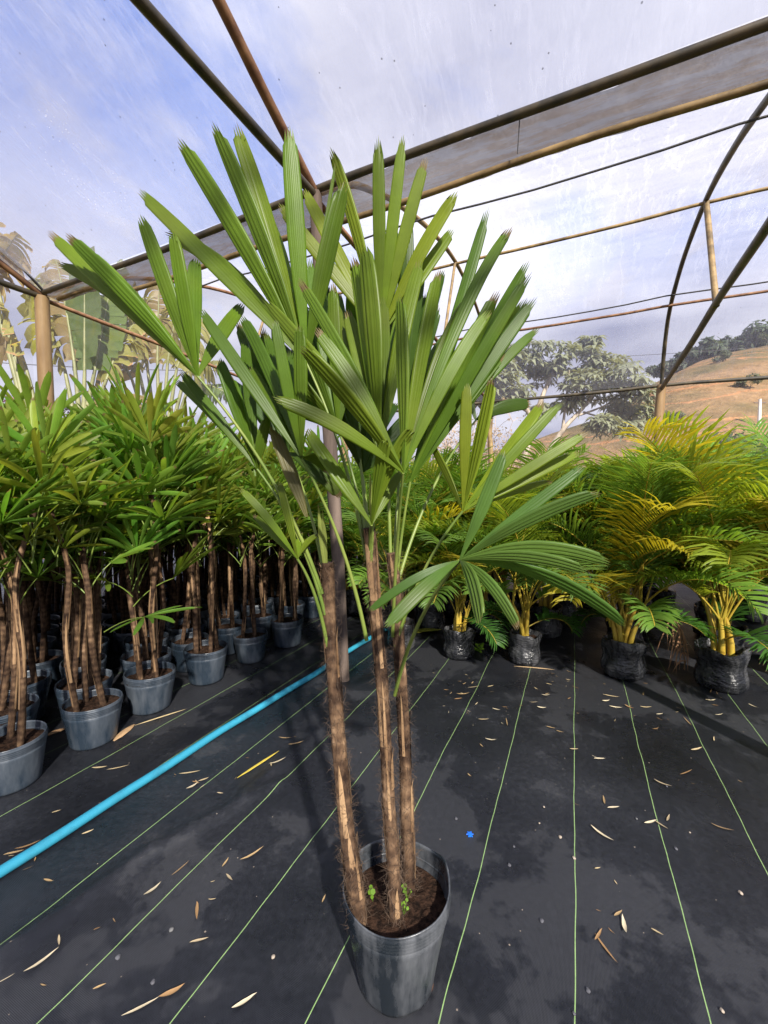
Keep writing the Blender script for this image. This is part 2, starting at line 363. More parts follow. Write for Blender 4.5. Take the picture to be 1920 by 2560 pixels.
# ------------------------------------------------------------------ ground
def hill(x, y):
    xs = x * 70.0 / max(y, 30)
    c = lerp_tab([(-200, 1.0), (-30, 2.0), (-2, 3.6), (21, 8.6), (36.6, 14.0), (45.2, 19.0), (50.6, 21.6), (57, 23.4), (64.5, 24.6), (110, 29), (300, 33)], xs)
    k = min(1, max(0, (y - 17) / 53.0)); k = k * k * (3 - 2 * k)
    back = max(0, y - 72) * 0.06
    z = c * k - back * k + fb((x * .05, y * .05, 0), 1, 4) * 1.1 * k
    return z - 0.06
xs = [-400, -300, -220, -160, -120] + [-90 + i * 3 for i in range(72)] + [135, 150, 180, 230, 300, 400]
ys = [-60, -30, -10] + [0 + i * 2 for i in range(60)] + [125, 140, 170, 220, 300, 450, 700]
mb = MB(); mb.grid([[V((x, y, hill(x, y))) for x in xs] for y in ys])
def ground_mat():
    m, nt, N, L, P, out = new_mat('dry_hillside')
    tc = nd(N, 'ShaderNodeTexCoord')
    a = texnoise(N, L, tc.outputs['Object'], 0.10, 8, 0.62, (1, 1, 2.4)); b = texnoise(N, L, tc.outputs['Object'], 0.9, 6, 0.7)
    w = nd(N, 'ShaderNodeTexWave', bands_direction='Z'); w.inputs['Scale'].default_value = 0.055; w.inputs['Distortion'].default_value = 9; w.inputs['Detail'].default_value = 4; w.inputs['Detail Scale'].default_value = 0.35
    L.new(tc.outputs['Object'], w.inputs['Vector'])
    g = ramp(N, [(0.32, (0.075, 0.070, 0.03)), (0.46, (0.16, 0.112, 0.052)), (0.56, (0.21, 0.130, 0.062)), (0.70, (0.27, 0.165, 0.085))]); L.new(a.outputs['Fac'], g.inputs[0])
    f = math_n(N, L, 'ADD', math_n(N, L, 'MULTIPLY', w.outputs['Fac'], 0.7), math_n(N, L, 'MULTIPLY', b.outputs['Fac'], 0.4))
    s = ramp(N, [(0.70, (0, 0, 0)), (0.76, (.9, .9, .9)), (0.82, (0, 0, 0))]); L.new(f, s.inputs[0])
    c = mixc(N, L, s.outputs[0], g.outputs[0], (0.36, 0.17, 0.075))
    vv = math_n(N, L, 'ADD', math_n(N, L, 'MULTIPLY', b.outputs['Fac'], 1.5), 0.25)
    cv = nd(N, 'ShaderNodeVectorMath', operation='SCALE'); L.new(c, cv.inputs[0]); L.new(vv, cv.inputs['Scale'])
    L.new(cv.outputs[0], P.inputs['Base Color']); P.inputs['Roughness'].default_value = 0.95; P.inputs['Specular IOR Level'].default_value = 0.1
    L.new(bump(N, L, b.outputs['Fac'], 0.8, 0.6), P.inputs['Normal']); return m
struct(mb.build('ground', ground_mat()))

# woven ground cover sheet with printed guide lines 31 cm apart
LINE_D = V((math.sin(R(24.6)), math.cos(R(24.6)), 0)); LINE_P = V((LINE_D.y, -LINE_D.x, 0))
def fabric_mat():
    m, nt, N, L, P, out = new_mat('black_woven_ground_cover')
    tc = nd(N, 'ShaderNodeTexCoord')
    wob = texnoise(N, L, tc.outputs['Object'], 1.3, 3)
    dot = nd(N, 'ShaderNodeVectorMath', operation='DOT_PRODUCT'); L.new(tc.outputs['Object'], dot.inputs[0]); dot.inputs[1].default_value = LINE_P
    off = (V((1.40, 3.0, 0))).dot(LINE_P)
    q = math_n(N, L, 'ADD', math_n(N, L, 'SUBTRACT', dot.outputs['Value'], off), math_n(N, L, 'MULTIPLY', math_n(N, L, 'SUBTRACT', wob.outputs['Fac'], 0.5), 0.035))
    fr = math_n(N, L, 'ABSOLUTE', math_n(N, L, 'SUBTRACT', math_n(N, L, 'FRACT', math_n(N, L, 'ADD', math_n(N, L, 'DIVIDE', q, 0.312), 40.5)), 0.5))
    line = math_n(N, L, 'LESS_THAN', fr, 0.0048)
    big = texnoise(N, L, tc.outputs['Object'], 1.7, 6, 0.62); fine = texnoise(N, L, tc.outputs['Object'], 45, 5, 0.7)
    dirt = math_n(N, L, 'MULTIPLY', big.outputs['Fac'], fine.outputs['Fac'])
    r = ramp(N, [(0.14, (0.0065, 0.0072, 0.010)), (0.36, (0.019, 0.0205, 0.026)), (0.50, (0.07, 0.065, 0.058))]); L.new(dirt, r.inputs[0])
    st1 = texnoise(N, L, tc.outputs['Object'], 0.85, 7, 0.68); stf = ramp(N, [(0.50, (0, 0, 0)), (0.525, (.55, .55, .55)), (0.62, (.25, .25, .25)), (0.70, (.6, .6, .6))]); L.new(st1.outputs['Fac'], stf.inputs[0])
    base_c = mixc(N, L, stf.outputs[0], r.outputs[0], (0.030, 0.031, 0.036))
    vs = nd(N, 'ShaderNodeTexVoronoi'); vs.inputs['Scale'].default_value = 26; L.new(tc.outputs['Object'], vs.inputs['Vector']); vsc = nd(N, 'ShaderNodeSeparateColor'); L.new(vs.outputs['Color'], vsc.inputs[0])
    spk = math_n(N, L, 'MULTIPLY', math_n(N, L, 'LESS_THAN', vs.outputs['Distance'], math_n(N, L, 'MULTIPLY', vsc.outputs[1], 0.085)), math_n(N, L, 'GREATER_THAN', vsc.outputs[0], 0.62))
    base_c = mixc(N, L, spk, base_c, (0.22, 0.18, 0.14))
    ln = mixc(N, L, fine.outputs['Fac'], (0.10, 0.20, 0.07), (0.36, 0.52, 0.20))
    c = mixc(N, L, line, base_c, ln); L.new(c, P.inputs['Base Color'])
    rr = ramp(N, [(0.36, (0.22, 0.22, 0.22)), (0.62, (0.48, 0.48, 0.48))]); L.new(big.outputs['Fac'], rr.inputs[0]); L.new(math_n(N, L, 'ADD', rr.outputs[0], math_n(N, L, 'MULTIPLY', stf.outputs[0], 0.22)), P.inputs['Roughness'])
    P.inputs['Specular IOR Level'].default_value = 0.5
    rot = nd(N, 'ShaderNodeMapping'); rot.inputs['Rotation'].default_value = (0, 0, R(24.6)); L.new(tc.outputs['Object'], rot.inputs[0])
    w1 = nd(N, 'ShaderNodeTexWave', bands_direction='X'); w1.inputs['Scale'].default_value = 95; L.new(rot.outputs[0], w1.inputs['Vector'])
    w2 = nd(N, 'ShaderNodeTexWave', bands_direction='Y'); w2.inputs['Scale'].default_value = 95; L.new(rot.outputs[0], w2.inputs['Vector'])
    h = math_n(N, L, 'ADD', math_n(N, L, 'MULTIPLY', math_n(N, L, 'ADD', w1.outputs['Fac'], w2.outputs['Fac']), 0.10), math_n(N, L, 'MULTIPLY', big.outputs['Fac'], 1.2))
    wr = texnoise(N, L, rot.outputs[0], 2.2, 3, 0.5, (5, 0.35, 1)); h = math_n(N, L, 'ADD', h, math_n(N, L, 'MULTIPLY', wr.outputs['Fac'], 0.9))
    L.new(bump(N, L, h, 0.36, 0.02), P.inputs['Normal']); return m
folds = [(gd(-40, 2090), gd(330, 1835), 0.013, 0.030), (gd(330, 1835), gd(600, 1690), 0.015, 0.032), (gd(520, 1720), gd(760, 1520), 0.010, 0.03), (gd(1290, 2212), gd(1285, 1600), 0.003, 0.012), (gd(1510, 1900), gd(1430, 1640), 0.005, 0.015), (gd(1545, 1450), gd(1700, 1510), 0.02, 0.05), (gd(1560, 1400), gd(1720, 1440), 0.03, 0.06)]
def floor_z(x, y):
    z = 0.0
    for a, b, h, w in folds:
        ab = b - a; t = ((x - a.x) * ab.x + (y - a.y) * ab.y) / (ab.x ** 2 + ab.y ** 2); tt = min(1, max(0, t))
        d2 = (x - a.x - ab.x * tt) ** 2 + (y - a.y - ab.y * tt) ** 2
        z += h * math.exp(-d2 / (w * w))
    return z + 0.004 * fb((x * 1.4, y * 1.4, 2), 1, 2)
def axis(lo, hi, flo, fhi, fine, coarse):
    a = []; x = lo
    while x < flo: a.append(x); x += coarse
    x = flo
    while x < fhi: a.append(x); x += fine
    x = fhi
    while x <= hi: a.append(x); x += coarse
    return a
fx = axis(-7, 9, -2.6, 3.2, 0.022, 0.2); fy = axis(-3, 10.5, 0.6, 4.2, 0.022, 0.2)
mb = MB(); mb.grid([[V((x, y, floor_z(x, y))) for x in fx] for y in fy])
struct(mb.build('ground_cover', fabric_mat()))

# ------------------------------------------------------------------ greenhouse
gh = thing('greenhouse', 'bamboo and tube greenhouse frame under milky plastic film', 'greenhouse', (0, 0, 0))
def jitter_line(a, b, n, amp, seed):
    out = []
    for i in range(n + 1):
        t = i / n; p = a.lerp(b, t)
        w = math.sin(math.pi * t)
        out.append(p + V((noise.noise((t * 3, seed, 0)), noise.noise((t * 3, seed, 5)), noise.noise((t * 3, seed, 9)))) * amp * w)
    return out
def member(name, pts, r, mat, sides=10):
    mb = MB(); mb.tube(pts, r, sides, bump=lambda i, j, p: 1 + 0.08 * noise.noise(p * 6)); return mb.build(name, M[mat], gh)
def arch_pts(t, s0, s1, n, tab, sgn=1):
    knots = [gp(sgn * s, t, z) for s, z in tab if s0 - 1e-6 <= s <= s1 + 1e-6]
    return catmull(knots, 5)
# posts
member('post', [V((-0.295, 2.97, -0.02)), V((-0.33, 2.97, 0.9)), V((-0.40, 2.975, 2.0)), V((-0.474, 2.97, 3.42))], [0.047, 0.047, 0.05, 0.045], 'wood')
pl = gp(0, T_LEFT, 0)
member('post', [pl + V((0.02, 0, -0.02)), pl + V((0.015, 0, 1.6)), pl + V((0.0, 0, 3.40))], [0.075, 0.07, 0.064], 'post', 14)
pr0 = gp(0, T_RIGHT, 0); member('post', [pr0 - V((0, 0, .02)), pr0 + V((0, 0, 3.4))], [0.06, 0.055], 'post')
for t in (0, T_RIGHT, T_RIGHT * 2, T_LEFT):
    p = gp(SPAN, t, 0)
    member('post', [p + V((0.06, 0, -0.06)), p + V((0.02, 0, 1.8)), p + V((-0.03, 0, 2.6)), p + V((0, 0, 3.22))], [0.09, 0.085, 0.08, 0.07] if t else [0.06, 0.055, 0.05, 0.05], 'post' if t else 'bamboo')
for t in (T_LEFT, 0, T_RIGHT):
    p = gp(-SPAN, t, 0); member('post', [p - V((0, 0, .02)), p + V((0, 0, 3.3))], 0.055, 'post')
# gutter beams (upper and lower tube) and the film folded between them
up_pts = jitter_line(gp(0, T_LEFT, 3.44), gp(0, T_END + 4, 3.42), 34, 0.035, 1)
lo_pts = jitter_line(gp(0.10, T_LEFT - 0.1, 3.40), gp(0.10, T_END + 4, 3.27), 34, 0.02, 2)
for i, p in enumerate(lo_pts):
    k = min(1, i / 4.0); p.z = p.z * k + (1 - k) * 3.40 if i < 4 else p.z
    if 3 < i: p.z = 3.25 + 0.012 * math.sin(i * .7)
member('gutter_beam', up_pts, 0.025, 'tube_dark'); member('gutter_rail', lo_pts, 0.020, 'bamboo')
mb = MB(); rows = []
for a, b in zip(up_pts, lo_pts):
    row = []
    for j in range(9):
        q = j / 8; p = a.lerp(b, q); p = p + NDIR * (0.05 * math.sin(math.pi * q)) + V((0, 0, -0.025 * math.sin(math.pi * q)))
        row.append(p + V((0, 0, 0.010 * fb(p * 5))) + NDIR * 0.03)
    rows.append(row)
sub = []
for i in range(len(rows) - 1):
    for k in range(6): sub.append([rows[i][j].lerp(rows[i + 1][j], k / 6) + NDIR * 0.012 * fb((i + k / 6, j * .4, 3), 2.2) for j in range(9)])
sub.append(rows[-1])
mb.grid(sub, uvs=[(j / 8 * 0.3, i * 0.045) for i in range(len(sub)) for j in range(9)]); mb.build('gutter_film', M['film_gutter'], gh)
# arches, ties, king posts
for t in (T_LEFT, 0, T_RIGHT, T_RIGHT * 2):
    if t >= 0:
        member('arch', arch_pts(t, 0, SPAN, 40, ARCH), 0.024 if t else 0.026, 'rust' if t else 'bamboo')
    else:
        member('arch', arch_pts(t, 0, SPAN, 40, ARCH), 0.030, 'tube_dark')
    member('tie_bar', jitter_line(gp(0, t, 3.38), gp(SPAN, t, 3.16), 14, 0.03, t), 0.022 if t >= 0 else 0.036, 'rust' if t >= 0 else 'tube_dark')
    member('king_post', [gp(3.46, t, 4.64), gp(2.9, t, 3.26)], 0.020 if t >= 0 else 0.030, 'bamboo')
for t in (T_LEFT, 0, T_RIGHT):
    member('arch', arch_pts(t, 0, SPAN, 40, ARCHN, -1), 0.030, 'rust')
    member('tie_bar', jitter_line(gp(0, t, 3.40), gp(-SPAN, t, 3.36), 14, 0.03, t + 3), 0.029, 'tube_dark')
# purlins, eave pipe, ropes of the far span
def pur(name, s, z, r, mat, t0=T_LEFT, t1=T_END, sag=0.03):
    pts = []
    for i in range(25):
        t = t0 + (t1 - t0) * i / 24
        pts.append(gp(s, t, z - sag * abs(math.sin(t * math.pi / 2.9)) + 0.015 * noise.noise((t, s, 0))))
    member(name, pts, r, mat, 8)
pur('purlin', 3.46, 4.63, 0.020, 'bamboo'); pur('purlin', 5.45, 4.30, 0.022, 'rust'); pur('eave_pipe', SPAN, 3.22, 0.030, 'tube_dark')
pur('rope', 1.9, 4.33, 0.010, 'rope', sag=0.05); pur('rope', 5.25, 4.38, 0.011, 'rope', sag=0.06)
pur('purlin', SPAN, 0.55, 0.02, 'bamboo')
# black hose lashed along the left near arch, hanging wires
mb = MB(); hp = [gp(-s, T_LEFT - 0.02, lerp_tab(ARCHN, s) + 0.02 + 0.05 * math.sin(s * 5)) - RDIR * (0.03 + 0.05 * math.sin(s * 4)) for s in [i * .12 for i in range(20)]]
mb.tube(hp, 0.014, 6); mb.build('hose_line', M['rope'], gh)
for (t, s) in ((-1.35, 0.02), (2.05, 2.4), (2.0, 4.0)):
    zt = lerp_tab(ARCH, s); mb = MB(); mb.tube([gp(s, t, zt), gp(s, t + 0.01, zt - (0.19 if s < 1 else 1.3))], 0.003, 5); mb.build('wire', M['rope'], gh)
# film: far vault, near vault, far side curtain, gable curtain
def vault(name, tab, sgn, t0, t1, mat, n=60, dz=0.045):
    knots = [(s, z) for s, z in tab]; rows = []; uvs = []
    cur = catmull([V((s, 0, z)) for s, z in knots], 6); m = len(cur)
    arc = [0]
    for a, b in zip(cur, cur[1:]): arc.append(arc[-1] + (b - a).length)
    for i in range(n + 1):
        t = t0 + (t1 - t0) * i / n; row = []
        for j, c in enumerate(cur):
            p = gp(sgn * c.x, t, c.z + dz); w = math.sin(math.pi * j / (m - 1))
            # creases radiate from the gutter edge
            cre = 0.018 * noise.noise((t * 5.5, c.x * 0.8, 1)) * max(0, 1 - c.x / 3.2) + 0.02 * fb((t * .9, c.x * .9, 7))
            row.append(p + V((0, 0, cre * w))); uvs.append((t, arc[j]))
        rows.append(row)
    mb = MB(); mb.grid(rows, uvs); return mb.build(name, M[mat], gh)
vault('roof_film', ARCH, 1, T_LEFT + 0.1, T_END, 'film', 150)
vault('roof_film', ARCHN, -1, T_LEFT + 0.1, T_END + 2, 'film', 110)
def curtain(name, a, b, z0, ztop, n=40, m=14):
    rows = []; uvs = []; L_ = (b - a).length
    nn = V((-(b - a).y, (b - a).x, 0)).normalized()
    for i in range(m + 1):
        row = []
        for j in range(n + 1):
            p = a.lerp(b, j / n); zt = ztop(j / n); z = z0 + (zt - z0) * i / m
            row.append(V((p.x, p.y, z)) + nn * (0.05 * fb((j * .3, i * .25, a.x)))); uvs.append((L_ * j / n, z))
        rows.append(row)
    mb = MB(); mb.grid(rows, uvs); return mb.build(name, M['film_wall'], gh)
curtain('side_film', gp(SPAN + .08, T_LEFT, 0), gp(SPAN + .08, T_END, 0), 0.35, lambda q: 3.25)
curtain('gable_film', gp(0.06, T_LEFT + .09, 0), gp(SPAN, T_LEFT + .09, 0), 0.35, lambda q: lerp_tab(ARCH, q * SPAN) + 0.02, 50)
curtain('gable_film', gp(-0.06, T_LEFT + .09, 0), gp(-SPAN, T_LEFT + .09, 0), 0.35, lambda q: lerp_tab(ARCHN, q * SPAN) + 0.02, 50)

# ------------------------------------------------------------------ blades and stems
def blade(mb, cl, W, nrm, cols=9, teeth=0.055, pleat=0.0035, fold=0.10, prof=None, mi=0, bow=0.03):
    n = len(cl); L_ = sum((b - a).length for a, b in zip(cl, cl[1:])); rows = []; uvs = []
    if prof is None: prof = [(0, .13), (.12, .36), (.3, .76), (.48, .98), (.58, 1), (.8, .92), (.92, .78), (1, .52)]
    for i, c in enumerate(cl):
        t = i / (n - 1); tg = (cl[min(n - 1, i + 1)] - cl[max(0, i - 1)]).normalized()
        sd = tg.cross(nrm).normalized(); n2 = sd.cross(tg)
        w = W * lerp_tab(prof, t); row = []
        for j in range(cols):
            s = 2 * j / (cols - 1) - 1
            z = pleat * (1 if j % 2 else -1) * min(1, w / W * 1.2) - fold * w * abs(s)
            p = c + sd * (s * w * 0.5) + n2 * z
            if i == n - 1:
                back = (teeth if j % 2 == 0 else teeth * 0.12 * (1 + math.sin(j * 2.3))) + bow * s * s
                p = p - tg * (back * L_)
            elif i == n - 2: p = p - tg * (bow * 0.6 * s * s * L_)
            row.append(p); uvs.append((j / (cols - 1), t))
        rows.append(row)
    mb.grid(rows, uvs, mi)

def stem_mesh(name, pts, r0, r1, nsl, seed, hairs=0, sides=10, rough=0.14, top_r=None):
    rg = random.Random(seed); cl = catmull(pts, 15); n = len(cl)
    rad = [r0 + (r1 - r0) * i / (n - 1) for i in range(n)]
    ring = [rg.random() for _ in range(n)]
    def bp(i, j, p): return 1 + rough * noise.noise((p.x * 22 + seed, p.y * 22, p.z * 14)) + 0.06 * (ring[i] - .5) + 0.05 * noise.noise((p.z * 5 + seed, 3, 0))
    mb = MB(); mb.tube(cl, rad, sides, bump=bp)
    me = mb.mesh(name, M['stem'])
    sl = MB()
    for k in range(nsl):
        i = rg.randrange(2, n - 8); a = rg.uniform(0, 6.283); ln = rg.randrange(7, 15); i2 = min(n - 1, i + ln)
        d = V((math.cos(a), math.sin(a), 0)); pts2 = []
        for q in range(5):
            c = cl[i + round((i2 - i) * q / 4)] if True else None
            pts2.append(c + d * (rad[i] * (1.07 + 0.14 * q / 4 + (0.3 * rg.random() if q == 4 else 0))))
        blade(sl, pts2, rad[i] * rg.uniform(0.5, 1.05), d, 3, 0, 0.0, 0.12, [(0, .9), (.4, .8), (.8, .45), (1, .08)])
    sm = sl.mesh('sheath', M['sheath']) if nsl else None
    hm = None
    if hairs:
        hb = MB()
        for k in range(hairs):
            i = rg.randrange(1, n - 1); a = rg.uniform(0, 6.283); d = V((math.cos(a), math.sin(a), 0))
            p = cl[i] + d * rad[i] * 0.97; sd = V((-d.y, d.x, 0)); ln = rg.uniform(0.014, 0.05); up = rg.uniform(-0.6, 1.0); tw = rg.uniform(-1.6, 1.6)
            q1 = p + (d * .32 + V((0, 0, up)) + sd * tw).normalized() * ln * .5; q2 = q1 + (d * rg.uniform(-.1, .7) + V((0, 0, up * .6)) + sd * tw * rg.uniform(-.5, 1.2)).normalized() * ln * .5
            w = V((0, 0, 1)).cross(q2 - p).normalized() * 0.00045
            hb.add([p - w, p + w, q1 + w, q1 - w, q2], [(0, 1, 2, 3), (3, 2, 4)])
        hm = hb.mesh('fibre', M['fibre'], False)
    return me, sm, hm

def pot_mesh(name, rt, rb, h, soil_z, mat, ribs=4, rib_h=0.011, oval=0.0, rimfn=None, facet=0.0, seed=0, seg=56):
    prof = [(0.0, 0.0), (rb * 0.86, 0.0), (rb * 0.97, h * 0.02), (rb, h * 0.06)]
    k = 10
    z_rib = h - ribs * rib_h - 0.012
    for i in range(1, k + 1): prof.append((rb + (rt - rb) * (i / k) ** 1.1 * 0.96, h * 0.06 + (z_rib - h * 0.06) * i / k))
    for i in range(ribs):
        z = z_rib + rib_h * i; r = rt * 0.965 + rt * 0.035 * (i + 1) / ribs
        prof += [(r - 0.0005, z + 0.002), (r + 0.0058, z + rib_h * .5), (r, z + rib_h * .95)]
    prof += [(rt + 0.002, h - 0.004), (rt + 0.001, h), (rt - 0.002, h - 0.001)]
    for i in range(ribs): prof.append((rt * 0.975 + (0.0025 if i % 2 else 0), h - 0.008 - rib_h * i))
    prof += [(rt * 0.94, soil_z - 0.02)]
    mb = MB(); rows = []
    for r, z in prof:
        row = []
        for j in range(seg):
            a = 2 * math.pi * j / seg; hz = z / h
            f = 1 + oval * math.cos(2 * a + seed) * hz + 0.012 * noise.noise((math.cos(a) * 1.6 + seed, math.sin(a) * 1.6, hz * 1.7))
            if facet: f += facet * (abs(math.sin(a * 3.5 + 1)) - .6) * max(0, 1 - hz * 1.6)
            zz = z
            if rimfn and hz > 0.55: zz += rimfn(a) * (hz - 0.55) / 0.45
            row.append(V((r * f * math.cos(a), r * f * math.sin(a), zz)))
        rows.append(row)
    mb.grid(rows, closed=True)
    return mb.mesh(name, mat)
def soil_mesh(name, r, z, seed=0, amp=0.008):
    mb = MB(); rows = []
    for i in range(10):
        rr = r * i / 9; row = []
        for j in range(28):
            a = 2 * math.pi * j / 28; x, y = rr * math.cos(a), rr * math.sin(a)
            row.append(V((x, y, z + amp * fb((x * 30 + seed, y * 30, 0), 1, 3) + amp * fb((x * 90, y * 90, seed), 1, 2) - 0.004 * i / 9)))
        rows.append(row)
    mb.grid(rows, closed=True); return mb.mesh(name, M['soil'])

# ------------------------------------------------------------------ the large fan palm in front
POT = V((0.034, 1.118, 0))
palm = thing('fan_palm', 'tall fan palm with three fibrous stems in a black pot, standing alone', 'palm', POT)
MI = Matrix.Translation(-POT)
def rim(a):   # back and right side pulled higher, a pinched fold on the right
    return 0.012 * math.sin(a) + 0.022 * math.exp(-((a - 0.25) / 0.28) ** 2) - 0.010 * math.exp(-((a - 4.4) / 0.8) ** 2)
pot_o = link('pot', pot_mesh('pot', 0.140, 0.110, 0.268, 0.225, M['pot_main'], 4, 0.011, 0.06, rim, 0.03, 0), palm)
so_ = link('soil', soil_mesh('soil', 0.137, 0.213, 3, 0.012), palm); so_.scale = (1.03, .95, 1)
for a in (4.05, 4.85, 5.75):
    mb = MB(); c = V((0.108 * math.cos(a), 0.103 * math.sin(a), 0.022)); d = V((math.cos(a), math.sin(a), 0)); sd = V((-d.y, d.x, 0))
    ring = [c + d * 0.0035 + sd * 0.009 * math.cos(q) + V((0, 0, 0.009 * math.sin(q))) for q in [i * math.pi / 5 for i in range(10)]]
    ring2 = [p - d * 0.012 for p in ring]
    mb.grid([ring, ring2], closed=True); mb.add(ring, [tuple(range(10))]); mb.build('drain_hole', M['hole'], pot_o)
def st(px, dz=0.205): return [at(u * S, v * S, d) for u, v, d in px]
stems = [
    ([(778, 1985, 1.07), (765, 1900, 1.08), (748, 1780, 1.11), (735, 1640, 1.15), (722, 1480, 1.17), (711, 1330, 1.18), (708, 1215, 1.18)], 0.0215, 0.0190),
    ([(855, 1985, 1.07), (850, 1880, 1.09), (838, 1700, 1.14), (827, 1500, 1.15), (812, 1320, 1.15), (798, 1140, 1.15)], 0.0185, 0.0160),
    ([(884, 1925, 1.15), (880, 1800, 1.17), (875, 1650, 1.22), (866, 1450, 1.23), (856, 1290, 1.24), (846, 1195, 1.24)], 0.0195, 0.0160)]
for k, (px, r0, r1) in enumerate(stems):
    pts = [p - POT for p in st(px)]
    pts[0] = V((pts[0].x, pts[0].y, 0.19))
    me, sm, hm = stem_mesh('stem', pts, r0, r1, 24, 11 + k, 1700, 16, 0.11)
    so = link('stem', me, palm); link('sheath', sm, so); stuff(link('fibre', hm, so))
STEMTOP = {'L': at(712 * S, 1235 * S, 1.18), 'C': at(800 * S, 1165 * S, 1.15), 'R': at(847 * S, 1215 * S, 1.24)}
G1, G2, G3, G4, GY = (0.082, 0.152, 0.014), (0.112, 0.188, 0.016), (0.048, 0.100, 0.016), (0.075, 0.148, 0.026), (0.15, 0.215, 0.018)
# each leaf: hub pixel + distance, stem, base colour, leaflet tips (px, py, distance offset, arch, width)
LEAVES = [
 ('A', (494, 941, 1.10), 'L', G2, [(116, 575, .05), (162, 583, -.03), (141, 658, .1), (215, 623, .16), (348, 536, .02), (429, 577, -.04), (492, 645, .14), (608, 757, .2)]),
 ('B', (765, 905, 1.22), 'C', G2, [(344, 472, .06), (408, 582, .1), (442, 345, -.02), (528, 303, -.03), (587, 303, .0), (721, 311, -.06), (865, 447, -.04), (840, 401, .1, .03, .012), (650, 505, .2)]),
 ('C', (951, 838, 1.42), 'R', GY, [(823, 366, -.05), (693, 507, .0), (759, 470, .05), (944, 336, -.1), (1008, 333, -.1), (1066, 390, -.08), (1144, 475, -.05), (1134, 569, .05)]),
 ('D', (1008, 1182, 0.98), 'R', G2, [(998, 735, .03), (1099, 671, .06), (1175, 741, .12), (1281, 564, .1), (1227, 773, .05), (744, 694, .05), (785, 818, .0), (747, 864, -.04), (678, 994, -.08), (652, 741, .1)]),
 ('E', (1026, 1204, 1.20), 'R', G1, [(1221, 516, .05), (1248, 722, .0), (1330, 675, -.05), (1324, 646, .1), (1343, 739, .05), (1318, 742, .14), (1352, 817, .1), (1268, 880, .05, .02, .012), (1190, 700, .2)]),
 ('F', (948, 1135, 1.10), 'C', G2, [(908, 614, .03), (880, 640, .1), (1052, 646, .1), (1000, 780, .2), (840, 760, .2)]),
 ('G', (929, 1312, 1.03), 'C', G2, [(967, 1097, -.08, .16), (1037, 1070, -.06, .14), (766, 1070, .04), (1004, 1178, .08)]),
 ('H', (754, 1147, 1.05), 'C', G1, [(499, 770, .05), (687, 798, -.04), (747, 811, -.02), (601, 788, .14), (660, 1000, .12), (820, 1180, .15, .1)]),
 ('J', (643, 1173, 1.15), 'L', G1, [(548, 893, .0), (573, 937, .06), (448, 923, .04), (437, 951, .08), (671, 1042, -.03), (610, 840, .2)]),
 ('L', (744, 1398, 1.10), 'L', GY, [(599, 1221, .0), (697, 1203, .04), (633, 1287, .08), (798, 1336, .12, .1), (754, 1330, .1)]),
 ('M', (1157, 1278, 1.16), 'R', GY, [(1073, 1103, .1, .02, .022), (1168, 956, -.02), (1231, 937, -.02), (1360, 1000, .08), (1408, 1003, .03), (1478, 1076, .0), (1453, 1129, .06), (1383, 1203, .12, .04, .022)]),
 ('N', (1149, 1401, 0.90), 'R', G4, [(1261, 1125, .02), (1465, 1160, .0), (1505, 1230, -.05), (1529, 1410, -.08, .10), (1476, 1432, -.1, .08), (1567, 1567, -.02, .10), (1297, 1576, -.12, .12), (1200, 1563, -.16, .14), (961, 1572, -.10, .07), (921, 1529, -.04, .08, .02)]),
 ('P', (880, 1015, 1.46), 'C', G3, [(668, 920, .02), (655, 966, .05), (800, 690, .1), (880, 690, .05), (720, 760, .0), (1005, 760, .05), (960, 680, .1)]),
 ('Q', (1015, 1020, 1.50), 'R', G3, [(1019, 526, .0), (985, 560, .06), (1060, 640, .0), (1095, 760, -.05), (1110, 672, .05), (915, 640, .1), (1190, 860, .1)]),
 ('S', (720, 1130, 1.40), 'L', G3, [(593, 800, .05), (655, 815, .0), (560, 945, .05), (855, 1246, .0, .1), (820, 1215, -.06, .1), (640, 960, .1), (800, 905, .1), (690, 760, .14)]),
 ('U', (845, 1075, 1.25), 'C', G1, [(640, 880, .05), (700, 700, .05), (770, 640, .1), (830, 700, .0), (905, 800, .05), (690, 1010, .0)]),
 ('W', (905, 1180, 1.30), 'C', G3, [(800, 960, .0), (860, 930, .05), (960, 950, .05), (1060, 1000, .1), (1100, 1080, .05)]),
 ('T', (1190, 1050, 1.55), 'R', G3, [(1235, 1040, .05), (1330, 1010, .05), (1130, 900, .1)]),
]
LW = {'A': 35, 'B': 40, 'C': 32, 'D': 34, 'E': 33, 'F': 42, 'G': 31, 'H': 33, 'J': 29, 'L': 21, 'M': 29, 'N': 34}
DENSE = 'FHPQSUW'
lrng = random.Random(21)
PET = {'A': (0.25, 0.10), 'N': (0.25, 0.12), 'M': (0.3, 0.05)}
